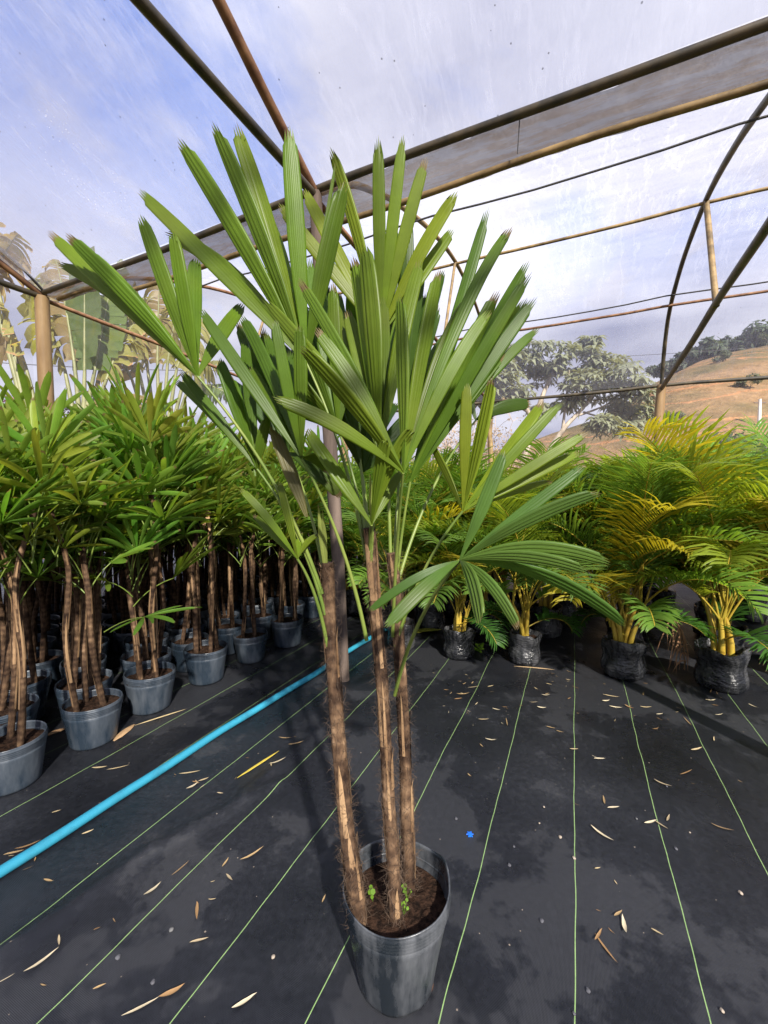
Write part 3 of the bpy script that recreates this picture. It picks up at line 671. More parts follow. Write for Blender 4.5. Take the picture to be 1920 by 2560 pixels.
for name, (hu, hv, hd), stn, colr, tips in LEAVES:
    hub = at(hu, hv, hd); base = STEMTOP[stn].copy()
    drop = {'D': 0.22, 'H': 0.28, 'L': 0.22, 'N': 0.40, 'M': 0.25, 'J': 0.12, 'E': 0.2, 'G': 0.03}.get(name, 0.06)
    base.z -= drop
    base.x += (hub.x - base.x) * 0.06; base.y -= 0.012 if hd < 1.2 else -0.012
    ctrl = base.lerp(hub, 0.5); ctrl.x = base.x + (hub.x - base.x) * 0.32; ctrl.y = base.y + (hub.y - base.y) * 0.35; ctrl.z += 0.04
    pet = bez(base, ctrl, hub, 14)
    mb = MB(); mb.tube([p - POT for p in pet], [0.0062 - 0.0028 * i / 14 for i in range(15)], 6)
    lf = mb.build('leaf', M['petiole'], palm)
    tips = list(tips)
    if name in DENSE:      # more segments in the widest gaps of the fan, set a little behind
        srt = sorted(tips, key=lambda q: math.atan2(q[0] - hu, hv - q[1])); extra = []
        for t0_, t1_ in zip(srt, srt[1:]):
            a0_ = math.atan2(t0_[0] - hu, hv - t0_[1]); a1_ = math.atan2(t1_[0] - hu, hv - t1_[1])
            if 0.13 < a1_ - a0_ < 0.9:
                am = a0_ + (a1_ - a0_) * lrng.uniform(.38, .62); ln_ = 0.5 * (math.hypot(t0_[0] - hu, t0_[1] - hv) + math.hypot(t1_[0] - hu, t1_[1] - hv)) * lrng.uniform(.78, .93)
                extra.append((hu + math.sin(am) * ln_, hv - math.cos(am) * ln_, lrng.uniform(.06, .2)))
        tips += extra
    for tip in tips:
        tu, tv, dd = tip[:3]; arch = tip[3] if len(tip) > 3 else 0.02 + 0.075 * lrng.random() ** 2; w = (tip[4] if len(tip) > 4 else LW.get(name, 32) / FPX * hd * lrng.uniform(0.88, 1.12))
        e = at(tu, tv, hd + dd); L_ = (e - hub).length
        c = hub.lerp(e, 0.5) + V((0, 0, arch * L_ * 2)) * (1 if arch > .05 else 0.6)
        side = V(((e - hub).x, 0, 0)); c += V((noise.noise((tu, tv, 1)) * .02, -0.02, 0))
        cl = bez(hub, c, e, 13)
        tocam = (CAM - hub.lerp(e, .5)).normalized()
        ax = (e - hub).normalized(); nrm = (tocam - ax * tocam.dot(ax)).normalized()
        tw = lrng.uniform(-0.6, 0.6)
        nrm = (Matrix.Rotation(tw, 3, ax) @ nrm)
        w = w / max(0.85, math.cos(tw)) * (0.85 if L_ < 0.2 else 1)
        mb = MB(); blade(mb, [p - POT for p in cl], w, nrm, 9 if w > .02 else 5, lrng.uniform(0.04, 0.075), 0.0038, 0.11, bow=lrng.uniform(0.01, .04))
        cj = lrng.uniform(0.85, 1.15)
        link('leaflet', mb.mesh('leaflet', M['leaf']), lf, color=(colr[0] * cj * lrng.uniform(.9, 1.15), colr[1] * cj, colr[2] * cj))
# folded young spear and one withered leaf hanging edge-on
for (u0, v0, u1, v1, w) in ((812, 1410, 795, 1258, .018), (815, 1412, 806, 1272, .016), (934, 1330, 925, 1180, .016), (930, 1330, 940, 1170, .014)):
    mb = MB(); a, b = at(u0, v0, 1.17), at(u1, v1, 1.17); blade(mb, [p - POT for p in bez(a, a.lerp(b, .5), b, 8)], w, V((0.2, -1, 0)), 3, 0.02, 0.0, 0.4, [(0, .6), (.5, 1), (1, .15)])
    link('young_leaf', mb.mesh('young_leaf', M['leaf']), palm, color=(0.20, 0.24, 0.06))
mb = MB()
for q in range(3):
    a, b = at(764 + q * 3, 1292, 1.08), at(676 + q * 9, 1062 + q * 8, 1.12); blade(mb, [p - POT for p in bez(a, a.lerp(b, .5) + V((0.01 * q, 0, 0)), b, 9)], 0.022, V((0.7, -.7, 0)), 5, 0.03, 0.002, 0.3)
wl_ = link('withered_leaf', mb.mesh('withered_leaf', M['leaf']), palm, color=(0.13, 0.12, 0.04)); wl_['label'] = 'half withered leaf folded edge-on'
# seedlings in the pot
def seedling(px, d, n, r, parent, org):
    p0 = at(*px, d) - org; mb = MB()
    sg = random.Random(int(px[0]))
    for k in range(n):
        c = p0 + V((sg.uniform(-r, r), sg.uniform(-r, r), sg.uniform(0, r * 1.6))); rr = sg.uniform(.004, .008) * (1.25 if n < 6 else .55)
        nrm = V((sg.uniform(-.4, .4), -0.6, 0.8)).normalized(); x = nrm.orthogonal().normalized(); y = nrm.cross(x)
        mb.add([c + (x * math.cos(q) + y * math.sin(q)) * rr for q in [i * 1.0472 for i in range(6)]], [tuple(range(6))])
        mb.tube([V((p0.x, p0.y, p0.z - 0.02)), c], 0.0008, 4)
    return link('seedling', mb.mesh('seedling', M['clover']), parent, color=(0.16, 0.30, 0.03))
seedling((932, 2236), 1.10, 4, 0.010, palm, POT); seedling((1010, 2270), 1.075, 12, 0.010, palm, POT); seedling((1018, 2230), 1.13, 10, 0.014, palm, POT)

# ------------------------------------------------------------------ lady palms in grey pots
def palm_leaf_variant(seed):
    rg = random.Random(seed); L_ = rg.uniform(0.16, 0.36); a = R(rg.uniform(5, 40)); a2 = a + R(rg.uniform(-12, 20))
    hub = V((math.sin(a) * L_, 0, math.cos(a) * L_)); ctrl = V((math.sin(a) * L_ * .3, 0, math.cos(a) * L_ * .62))
    pm = MB(); pm.tube(bez(V((0, 0, 0)), ctrl, hub, 5), [0.0042, .004, .0036, .0032, .003, .003], 5)
    d = V((math.sin(a2), 0, math.cos(a2))); y = V((0, 1, 0)); nrm = d.cross(y).normalized() * -1
    n = rg.randint(7, 10); blades = []; sweep = R(rg.uniform(50, 95)); bl = rg.uniform(0.26, 0.38)
    for i in range(n):
        ph = -sweep + 2 * sweep * i / (n - 1) + rg.uniform(-.09, .09)
        ln = bl * (1 - 0.22 * (abs(ph) / sweep) ** 2) * rg.uniform(.9, 1.1)
        dr = d * math.cos(ph) + y * math.sin(ph); e = hub + dr * ln + nrm * ln * rg.uniform(-.08, .16)
        e.z -= ln * rg.uniform(-0.04, 0.16) * (0.4 + abs(dr.x)); c = hub.lerp(e, .5) + V((0, 0, ln * rg.uniform(.04, .15)))
        tw = Matrix.Rotation(rg.uniform(-.5, .5), 3, dr) @ nrm
        blades.append((bez(hub, c, e, 6), rg.uniform(0.023, 0.034), tw, rg.uniform(.01, .06)))
    leaflets = []
    jm = MB(); jm.v = list(pm.v); jm.f = list(pm.f); jm.m = [1] * len(pm.f); jm.uv = list(pm.uv)
    for cl, w, tw, te in blades:
        b = MB(); blade(b, cl, w, tw, 5, te, 0.002, 0.12); leaflets.append(b.mesh('leaflet', M['leaf_small']))
        blade(jm, cl, w, tw, 5, te, 0.002, 0.12)
    return pm.mesh('leaf', M['petiole']), leaflets, jm.mesh('leaf', [M['leaf_small'], M['petiole']])
LV = [palm_leaf_variant(100 + i) for i in range(12)]
SV = []
for i in range(7):
    rg = random.Random(50 + i); h = 0.70 + 0.075 * i
    pts = [V((0, 0, 0)), V((rg.uniform(-.03, .03), rg.uniform(-.03, .03), h * .35)), V((rg.uniform(-.05, .05), rg.uniform(-.05, .05), h * .7)), V((rg.uniform(-.07, .07), rg.uniform(-.07, .07), h))]
    SV.append((h, pts[-1], stem_mesh('stem', pts, rg.uniform(.014, .018), rg.uniform(.011, .014), 11, 60 + i, 160, 9, 0.12)))
PV = [pot_mesh('pot', 0.140, 0.113, 0.232, 0.20, M['pot_grey'], 4, 0.009, ov, None, 0.0, sd, 40) for ov, sd in ((0.02, 1), (0.05, 4), (0.035, 9))]
SO = [soil_mesh('soil', 0.136, 0.195, k) for k in range(2)]
def dead_blades(p, parent, seed):
    rg = random.Random(seed); mb = MB()
    for k in range(6):
        a = rg.uniform(0, 6.28); e = p + V((math.cos(a) * rg.uniform(.04, .16), math.sin(a) * rg.uniform(.04, .16), -rg.uniform(.05, .26)))
        blade(mb, bez(p, p + V((math.cos(a) * .07, math.sin(a) * .07, .05)), e, 6), 0.03, V((math.cos(a), math.sin(a), .4)), 3, .03, 0, .3)
    o = link('dead_leaf', mb.mesh('dead_leaf', M['litter']), parent, color=(0.40, 0.25, 0.13)); o['label'] = 'dry tan hanging leaf'
def lady_palm(loc, seed, label, group, detailed, hs=1.0, nst=None, dead=False, low=False):
    rg = random.Random(seed); t = thing('lady_palm', label, 'palm', loc, 0, group)
    t.rotation_euler = (0, 0, rg.uniform(0, 6.28)); t.scale = (hs * rg.uniform(.93, 1.07),) * 3
    link('pot', rg.choice(PV), t); link('soil', rg.choice(SO), t)
    n = nst or rg.choice((3, 3, 4, 4)); off = rg.uniform(0, 6.28)
    for k in range(n):
        a = off + 6.283 * k / n + rg.uniform(-.3, .3); rr = rg.uniform(.05, .095)
        h, top, (me, sm, hm) = SV[rg.choice((1, 2, 3, 3, 4, 4, 5, 6))]
        mt = Matrix.Translation((rr * math.cos(a), rr * math.sin(a), 0.185)) @ Matrix.Rotation(rg.uniform(0, 6.28), 4, 'Z') @ Matrix.Rotation(R(rg.uniform(-4, 4)), 4, 'X')
        so = link('stem', me, t, mt)
        if detailed:
            link('sheath', sm, so); stuff(link('fibre', hm, so))
        tp = mt @ top
        nl = rg.randint(9, 11); ao = rg.uniform(0, 6.28)
        for q in range(nl):
            ang = ao + q * 2.399; low_ = q / nl
            vi = rg.randrange(len(LV)); pm, lls, jm = LV[vi]
            z = tp.z - 0.34 * low_ + rg.uniform(-.02, .02); f = (z - .185) / max(.2, tp.z - .185)
            base = V((rr * math.cos(a) + (tp.x - rr * math.cos(a)) * f, rr * math.sin(a) + (tp.y - rr * math.sin(a)) * f, z))
            sc = rg.uniform(.82, 1.15)
            ml = Matrix.Translation(base) @ Matrix.Rotation(ang, 4, 'Z') @ Matrix.Rotation(R(-16 + 38 * low_), 4, 'Y') @ Matrix.Scale(sc, 4)
            cj = rg.uniform(.8, 1.25); colr = (0.155 * cj * rg.uniform(.75, 1.3), 0.245 * cj, 0.034 * cj)
            lf = link('leaf', pm if detailed else jm, t, ml, colr)
            if detailed:
                for ll in lls: link('leaflet', ll, lf, color=tuple(c * rg.uniform(.88, 1.12) for c in colr))
        if dead and k < 2: dead_blades(tp + V((0, 0, .03)), t, seed + k)
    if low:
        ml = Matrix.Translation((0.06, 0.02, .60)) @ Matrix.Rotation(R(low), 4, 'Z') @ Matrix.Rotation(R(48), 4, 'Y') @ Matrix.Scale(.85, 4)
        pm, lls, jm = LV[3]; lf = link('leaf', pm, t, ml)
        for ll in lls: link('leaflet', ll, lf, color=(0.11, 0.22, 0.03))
    return t
GR = 'lady palms massed in grey pots'
front = [  # base pixel in the 1659 px picture
    (28, 1690, 'lady palm in a grey pot at the row end farthest from the grow bags', {}),
    (203, 1598, 'lady palm with a low fan leaf hanging across its three bare stems', {'nst': 3, 'low': -40}),
    (326, 1527, 'lady palm in a tilted-looking grey pot, third along the row beside the blue pipe', {'nst': 3}),
    (446, 1467, 'lady palm with dry tan leaves hanging from its stem tops', {'nst': 4, 'dead': True}),
    (542, 1424, 'lady palm in a grey pot next to the one with dry hanging leaves', {'nst': 3}),
    (621, 1391, 'lady palm in a grey pot close to the leaning wooden post', {'nst': 4})]
frontpts = []
for k, (u, v, lab, kw) in enumerate(front):
    p = gd(u, v); frontpts.append(p)
    o = lady_palm(p, 200 + k, lab, GR, True, 1.0, **kw)
A0, A1 = gd(203, 1598), gd(621, 1391); rowd = (A1 - A0).normalized(); rowl = V((-rowd.y, rowd.x, 0))
cnt = 0
for r_ in range(1, 9):
    for k in range(-1, 14):
        p = A0 + rowd * (k * (0.385 if r_ < 3 else 0.33) + (0.19 if r_ % 2 else 0) - 0.05) + rowl * (0.315 * r_) + V((rng.uniform(-.04, .04), rng.uniform(-.04, .04), 0))
        if p.y < 1.75 or (p - MID).dot(RDIR) > T_LEFT - .25: continue
        u = CX + FPX * p.x / p.y
        if u < -420: continue
        if p.x / p.y < -1.25: continue
        cnt += 1
        lab = ('lady palm in the second row of grey pots, behind the row beside the pipe' if r_ == 1 else 'lady palm deep inside the massed rows of grey pots')
        lady_palm(p, 300 + cnt, lab, GR + (' second row' if r_ == 1 else ' inner rows'), r_ == 1, 1.0 + 0.06 * r_ / 6)
for (k, off) in ((6.3, 0.02), (7.3, .05), (8.4, 0.0), (9.5, .03)):
    p = A0 + rowd * (k * .385) + rowl * off
    lady_palm(p, 460 + int(k * 10), 'lady palm at the far end of the pipe-side row, past the wooden post', GR + ' far end', False, 0.98)

# ------------------------------------------------------------------ areca palms in black grow bags
def frond_variant(seed, L_, a0, a1, yellow=0):
    rg = random.Random(seed); n = 22; pts = [V((0, 0, 0))]; tg = []
    for i in range(n):
        q = i / (n - 1); a = R(a0 + (a1 - a0) * q ** 1.6); d = V((math.sin(a), 0.05 * math.sin(q * 3 + seed), math.cos(a))); pts.append(pts[-1] + d * L_ / n); tg.append(d.normalized())
    tg.append(tg[-1]); mb = MB(); mb.tube(pts, [0.0075 * (1 - .85 * i / n) + .0008 for i in range(n + 1)], 5, mi=1)
    m = 38
    for k in range(m):
        q = 0.27 + 0.73 * k / (m - 1); f = q * n; i = min(n - 1, int(f)); p = pts[i].lerp(pts[i + 1], f - i); d = tg[i]
        up = V((0, 1, 0)).cross(d).normalized() * -1
        if up.z < 0 and d.z > 0: up = -up
        ll = 0.36 * (math.sin(math.pi * min(1, (q - .2) / .82)) ** .55) * rg.uniform(.85, 1.1) * L_ / 1.25 + .05
        for sgn in (-1, 1):
            y = V((0, sgn, 0)); fw = 0.55 + 0.5 * (k / m)
            dr = (y * 1.0 + d * fw + up * rg.uniform(.35, .85)).normalized()
            p2 = p + dr * ll * .5; e = p2 + (dr + V((0, 0, -rg.uniform(.25, .75)))).normalized() * ll * .5
            nr = dr.cross(d).normalized(); nr = nr if nr.z > 0 else -nr
            blade(mb, [p, p.lerp(p2, .6) + up * .004, p2, p2.lerp(e, .55) + V((0, 0, .006)), e], 0.018 * rg.uniform(.8, 1.2), nr, 3, 0, 0, .22, [(0, .35), (.25, .9), (.5, 1), (.75, .75), (1, .04)], bow=0)
    return mb.mesh('frond', [M['frond'], M['rachis']])
FV = [frond_variant(10 + i, L_, a0, a1) for i, (L_, a0, a1) in enumerate([(1.35, 6, 75), (1.2, 10, 88), (1.35, 4, 52), (1.1, 16, 108), (1.25, 8, 78), (0.95, 22, 120), (1.3, 3, 40), (0.7, 30, 120)])]
def bag_mesh(seed):
    rg = random.Random(seed); mb = MB(); seg = 44; rows = []; h = 0.265
    prof = [(0, 0), (.108, 0), (.130, .008)] + [(.137 + .008 * math.sin(i * .4), .02 + (h - .02) * i / 22) for i in range(23)] + [(.132, h + .001), (.125, h - .05), (.0, h - .055)]
    for r, z in prof:
        row = []
        for j in range(seg):
            a = 2 * math.pi * j / seg; k = z / h
            sq = 1 + 0.06 * math.cos(4 * a + seed) * k
            wr = 0.05 * noise.noise((math.cos(a) * 1.3 + seed, math.sin(a) * 1.3, z * 70)) * (1 - k * .6) + 0.05 * noise.noise((math.cos(a) * 3 + seed, math.sin(a) * 3, z * 9))
            zz = z + (k ** 4) * (0.035 * noise.noise((math.cos(a) * 1.7 + seed, math.sin(a) * 1.7, 4)) + 0.015 * math.cos(2 * a + seed))
            fl = 1 + 0.06 * max(0, k - .8) / .2 * math.sin(3 * a + seed)
            row.append(V((r * (sq + wr) * fl * math.cos(a), r * (sq + wr) * fl * math.sin(a), max(0, zz))))
        rows.append(row)
    mb.grid(rows, closed=True); return mb.mesh('grow_bag', M['bag'])
BV = [bag_mesh(s) for s in (1, 3, 6)]
BSO = soil_mesh('soil', 0.125, 0.222, 7)
def cane_mesh(seed):
    rg = random.Random(seed); mb = MB(); h = rg.uniform(.22, .36); tx, ty = rg.uniform(-.05, .05), rg.uniform(-.05, .05)
    pts = [V((tx * q * q, ty * q * q, h * q)) for q in [i / 10 for i in range(11)]]
    mb.tube(pts, [0.021 * (1 - .45 * i / 10) * (1.08 if i in (3, 6) else 1) for i in range(11)], 8); return pts[-1], mb.mesh('cane', M['cane'])
CV = [cane_mesh(s) for s in range(5)]
def areca(loc, seed, label, group, yellow=0.3, hs=1.0, nc=5, nf=4, low=0):
    rg = random.Random(seed); t = thing('areca_palm', label, 'palm', loc, rg.uniform(0, 6.28), group); t.scale = (hs,) * 3
    link('grow_bag', rg.choice(BV), t); link('soil', BSO, t)
    for k in range(nc):
        a = 6.283 * k / nc + rg.uniform(-.4, .4); rr = rg.uniform(.012, .055); top, me = rg.choice(CV)
        mt = Matrix.Translation((rr * math.cos(a), rr * math.sin(a), .215)) @ Matrix.Rotation(a, 4, 'Z') @ Matrix.Rotation(R(rg.uniform(0, 14)), 4, 'Y')
        link('cane', me, t, mt); tp = mt @ top
        for q in range(nf):
            fi = rg.choice((0, 1, 2, 3, 4, 6, 1, 4) if q < nf - 1 else (3, 5, 7))
            yl = rg.random() < yellow; cj = rg.uniform(.85, 1.2)
            colr = (0.42 * cj, 0.36 * cj, 0.032) if yl and rg.random() < .4 else ((0.24 * cj, 0.315 * cj, 0.036) if yl else (0.14 * cj, 0.255 * cj, 0.042))
            ml = Matrix.Translation(tp - V((0, 0, rg.uniform(0, .1)))) @ Matrix.Rotation(a + rg.uniform(-1.3, 1.3) + q * 1.9, 4, 'Z') @ Matrix.Rotation(R(rg.uniform(-2, 16)), 4, 'Y') @ Matrix.Scale(rg.uniform(.8, 1.08), 4)
            link('frond', FV[fi], t, ml, colr)
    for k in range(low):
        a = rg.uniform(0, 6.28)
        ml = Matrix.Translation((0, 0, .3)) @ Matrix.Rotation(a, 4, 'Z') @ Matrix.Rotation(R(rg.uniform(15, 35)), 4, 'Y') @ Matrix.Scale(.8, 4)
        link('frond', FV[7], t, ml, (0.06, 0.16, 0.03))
    return t
GA = 'areca palms in black grow bags'
arow = [(866, 1398, 'areca palm in a grow bag half hidden behind the tall fan palm stems', .5, .85, {}),
        (991, 1417, 'small areca palm with short bright yellow canes in a dusty grow bag', .35, .86, {'nc': 4, 'nf': 4, 'low': 2}),
        (1133, 1428, 'areca palm with a low drooping green frond beside its grow bag', .3, .88, {'low': 2}),
        (1345, 1457, 'areca palm with greenish yellow canes in a crumpled low grow bag', .45, 1.0, {'nc': 6, 'low': 2}),
        (1556, 1482, 'areca palm with thick orange-yellow canes and yellow fronds in a glossy grow bag', .85, 1.06, {'nc': 5, 'low': 2})]
for k, (u, v, lab, yl, hs, kw) in enumerate(arow):
    areca(gd(u, v), 600 + k, lab, GA, yl, hs, **kw)
cnt = 0
for (x, y) in [(0.0, 4.15), (0.42, 4.2), (.95, 4.0), (1.5, 3.95), (2.1, 3.65), (2.75, 3.35), (3.1, 2.95), (.2, 4.8), (.75, 4.7), (1.3, 4.65), (1.9, 4.45), (2.5, 4.15), (3.1, 3.9), (3.7, 3.6), (.5, 5.5), (1.1, 5.4), (1.8, 5.2), (2.5, 4.95), (3.2, 4.7), (3.9, 4.4), (4.5, 4.2), (.9, 6.3), (1.7, 6.1), (2.6, 5.8), (3.5, 5.5), (4.4, 5.2), (-.1, 5.4), (-.35, 4.75)]:
    cnt += 1; yl = 0.5 if x > 2 and y < 3.8 else 0.18
    back = y > 4.3
    areca(V((x + rng.uniform(-.06, .06), y + rng.uniform(-.06, .06), 0)), 700 + cnt, 'areca palm deep in the block of grow bags, behind the second row' if back else 'areca palm in the second row of grow bags', GA + (' inner rows' if back else ' second row'), yl, rng.uniform(.95, 1.12), 5 if not back else 4, 5)

# ------------------------------------------------------------------ pipe, litter and small things on the ground cover
h0, h1 = gd(-120, 1970), gd(842, 1356); n = 40; pts = []
for i in range(n + 1):
    p = h0.lerp(h1, i / n); w = 0.010 * math.sin(i * .35) + 0.012 * noise.noise((i * .22, 4, 0))
    pts.append(V((p.x + w, p.y, 0.0195 + floor_z(p.x, p.y))))
mb = MB(); mb.tube(pts, 0.0195, 14)
tag(mb.build('water_pipe', M['hose']), 'long blue plastic pipe lying straight across the black ground cover', 'pipe')
def dry_leaf_mesh(seed, ln, w, curl):
    rg = random.Random(seed); mb = MB()
    cl = [V((ln * (q - .5), rg.uniform(-.1, .1) * ln * (q - .5) ** 2, 0.002 + curl * (2 * q - 1) ** 2)) for q in [i / 7 for i in range(8)]]
    blade(mb, cl, w, V((0, 0, 1)), 3, 0, 0, -.28, [(0, .12), (.2, .8), (.45, 1), (.75, .7), (1, .05)], bow=0)
    return mb.mesh('dry_leaf', M['litter'])
DL = [dry_leaf_mesh(i, ln, w, c) for i, (ln, w, c) in enumerate([(.075, .012, .006), (.06, .010, .003), (.085, .010, .008), (.045, .009, .004), (.065, .014, .009), (.035, .007, .002), (.10, .008, .004)])]
LC = [(.42, .33, .19), (.32, .22, .11), (.25, .15, .07), (.48, .41, .28), (.34, .27, .17), (.18, .12, .065)]
spots = [(425, 1970, 5.1, 2), (545, 1848, .7, 1), (487, 1865, 1.3, 1), (372, 2148, .45, 2), (215, 2135, .5, 1), (305, 2180, .5, 3), (528, 2168, .6, 3), (430, 2035, 0.3, 4), (90, 2080, 1.0, 3), (105, 1905, -.2, 1), (330, 1925, .9, 3), (122, 1755, .5, 0), (255, 1660, .3, 0), (215, 1660, 0.2, 0),
         (1325, 1746, .05, 3), (1300, 1805, -.9, 3), (1335, 1975, .5, 1), (1348, 2000, 1.2, 3), (1420, 2015, -.7, 0), (1308, 2050, -1.3, 2), (1405, 1778, .3, 3), (1305, 1730, 1.2, 1), (1560, 1790, -.4, 5), (1240, 1620, .1, 0), (1060, 1600, -.2, 3), (1040, 1612, -1.2, 1), (1095, 1560, 1.4, 1), (1045, 1555, 0, 0), (990, 1510, .3, 2), (1000, 1500, .1, 1), (1072, 1533, -.4, 3), (1170, 1530, -.2, 3), (1182, 1500, .4, 1), (1320, 1505, -.3, 0), (1330, 1530, -.2, 3), (1390, 1500, 1, 1), (1395, 1530, .0, 0), (1425, 1545, .1, 3), (1535, 1515, .0, 3), (1545, 1525, -.4, 2), (1485, 1560, 1.4, 1), (1505, 1620, .3, 0), (1295, 1640, 0, 3), (600, 1650, .6, 3), (440, 1685, .5, 0), (415, 1700, .9, 3), (425, 1690, 2.4, 1), (410, 1670, .2, 0), (640, 1610, .4, 1), (30, 1845, .3, 1), (60, 1830, .6, 2), (190, 1800, .6, 0)]
lab = 'dry narrow brown leaf fallen on the black ground cover'
cnt = 0
def litter(p, rz, color, me=None, sc=1.0):
    global cnt; cnt += 1
    j_ = rng.uniform(.75, 1.15); o = link('dry_leaf', me or DL[cnt % len(DL)], None, None, tuple(c * j_ for c in color))
    o.location = (p.x, p.y, floor_z(p.x, p.y) + 0.0015); o.rotation_euler = (rng.uniform(-.12, .12), rng.uniform(-.06, .06), rz); o.scale = (sc,) * 3
    tag(o, lab, 'leaf', 'dry leaves scattered on the ground cover')
for (u, v, a, c) in spots: litter(gd(u, v), a, LC[c % 6], sc=rng.uniform(.85, 1.1))
drifts = [(1000, 1500, 40, 22, 10), (1060, 1545, 45, 25, 8), (1180, 1510, 40, 28, 8), (1330, 1500, 55, 22, 10), (1420, 1550, 50, 25, 9), (1540, 1525, 40, 18, 8), (960, 1455, 40, 14, 6), (1230, 1470, 60, 14, 7), (1330, 1985, 60, 30, 3), (420, 1690, 45, 22, 7), (60, 1850, 60, 25, 4), (620, 1640, 60, 40, 5), (500, 1930, 140, 90, 6), (150, 2100, 110, 70, 4), (1350, 1800, 160, 90, 8), (1500, 1650, 80, 60, 5)]
for (u0, v0, su, sv, n_) in drifts:
    for k in range(n_):
        u, v = rng.gauss(u0, su), rng.gauss(v0, sv)
        if v < 1430: continue
        litter(gd(u, v), rng.gauss(0, .8), rng.choice(LC), sc=rng.choice((.25, .3, .4, .55, .7, .85)))
# larger fallen pieces
def strip(name, a, b, w, color, label, cat, z=.012, mat='litter'):
    c = a.lerp(b, .5); mb = MB(); pts = bez(a - c + V((0, 0, .004)), V((0, 0, z * 2)), b - c + V((0, 0, .004)), 8)
    blade(mb, pts, w, V((0, 0, 1)), 5, .05, .002, .12, [(0, .2), (.25, .9), (.6, 1), (1, .25)])
    o = mb.build(name, M[mat]); o.location = c; o.color = (*color, 1); tag(o, label, cat); return o
strip('dry_sheath', gd(245, 1602), gd(292, 1565), .045, (.34, .22, .12), 'broad torn brown sheath piece lying beside the pots', 'leaf')
strip('dry_stalk', gd(292, 1568), gd(405, 1532), .006, (.42, .33, .18), 'thin straight dry stalk lying on the ground cover by the pots', 'stalk', .004)
strip('dry_sheath', gd(95, 1592), gd(145, 1575), .035, (.36, .22, .12), 'brown sheath piece lying under the pots at the row end', 'leaf')
strip('yellow_leaf', gd(512, 1682), gd(605, 1622), .012, (.42, .33, .05), 'long yellow fallen leaf strip near the fold in the ground cover', 'leaf', .004)
strip('fallen_frond', gd(885, 1368), gd(955, 1361), .10, (.33, .33, .05), 'yellow-green fallen frond piece between the fan palm and grow bags', 'leaf', .03)
strip('dry_stalk', gd(1110, 1440), gd(1200, 1448), .008, (.40, .28, .16), 'curved dry stalk lying in front of the grow bags', 'stalk', .006)
# dead frond drooping to the ground between two grow bags
df = thing('dead_frond', 'dry brown dead frond drooping to the ground between two grow bags', 'frond', gd(1470, 1450))
mb = MB(); o0 = gd(1470, 1450)
a = atd(1415, 1338, 3.0) - o0; b = V((0.03, 0, 0.01)); rc = bez(a, V((0.03, 0, a.z + .06)), b, 14); mb.tube(rc, [.005] * 15, 5)
mb.build('stalk', M['sheath'], df)
mb = MB(); rg = random.Random(4)
for i in range(4, 14):
    for sgn in (-1, 1):
        p = rc[i]; e = p + V((sgn * rg.uniform(.0, .09) - .02, rg.uniform(-.05, .05), -rg.uniform(.12, .3))); e.z = max(e.z, .005)
        blade(mb, bez(p, p + V((sgn * .03, 0, .03)), e, 5), .016, V((.2, -1, .2)), 3, 0, 0, .3, [(0, .5), (.5, 1), (1, .1)], bow=0)
link('blades', mb.mesh('blades', M['litter']), df, color=(.36, .20, .11))
# small weed, blue plastic bit, pebbles
wd = gd(1035, 1408); mb = MB(); rg = random.Random(5)
for k in range(14):
    c = V((rg.uniform(-.035, .035), rg.uniform(-.03, .03), rg.uniform(.01, .07))); nrm = V((rg.uniform(-.6, .6), -.5, .8)).normalized(); x = nrm.orthogonal().normalized(); y = nrm.cross(x)
    mb.add([c + (x * math.cos(q) + y * math.sin(q)) * .013 for q in [i * 1.0472 for i in range(6)]], [tuple(range(6))]); mb.tube([V((0, 0, 0)), c], .0012, 4)
o = mb.build('weed', M['clover']); o.location = wd; o.color = (.16, .30, .03, 1); tag(o, 'small bright green weed growing beside a grow bag', 'weed')
mb = MB(); mb.tube([V((0, 0, 0)), V((0, 0, .006))], .010, 8); 
for k in range(6): a = k * 1.047; mb.tube([V((.007 * math.cos(a), .007 * math.sin(a), .003)), V((.014 * math.cos(a), .014 * math.sin(a), .004))], .0025, 5)
o = mb.build('plastic_cap', M['blue_bit']); o.location = gd(1015, 1804); tag(o, 'tiny blue plastic cap lying on the ground cover', 'cap')
PB = []
for s in range(3):
    bm = bmesh.new(); bmesh.ops.create_icosphere(bm, subdivisions=2, radius=.007)
    for v_ in bm.verts: v_.co = v_.co * (1 + .35 * noise.noise(v_.co * 160 + V((s, 0, 0)))); v_.co.z *= .7
    me = bpy.data.meshes.new('pebble'); bm.to_mesh(me); bm.free(); me.materials.append(M['stone']); PB.append(me)
for (u, v) in [(1175, 1745), (1165, 1780), (1210, 1810), (1110, 1830), (1375, 1770), (1490, 1800), (1240, 1855), (1100, 1870), (1460, 1835), (1270, 2140), (1240, 2190), (1560, 2185), (1170, 1990), (370, 2010), (330, 2125), (590, 2070), (255, 2070), (985, 1770), (1440, 1700), (1600, 1930)]:
    p = gd(u, v); o = link('pebble', rng.choice(PB), None, None, rng.choice([(.12, .12, .12), (.3, .25, .2), (.08, .08, .09)])); o.location = (p.x, p.y, floor_z(p.x, p.y) + .003); o.scale = (rng.uniform(.5, 1.1),) * 3
    tag(o, 'small pebble lying on the black ground cover', 'pebble', 'pebbles on the ground cover')

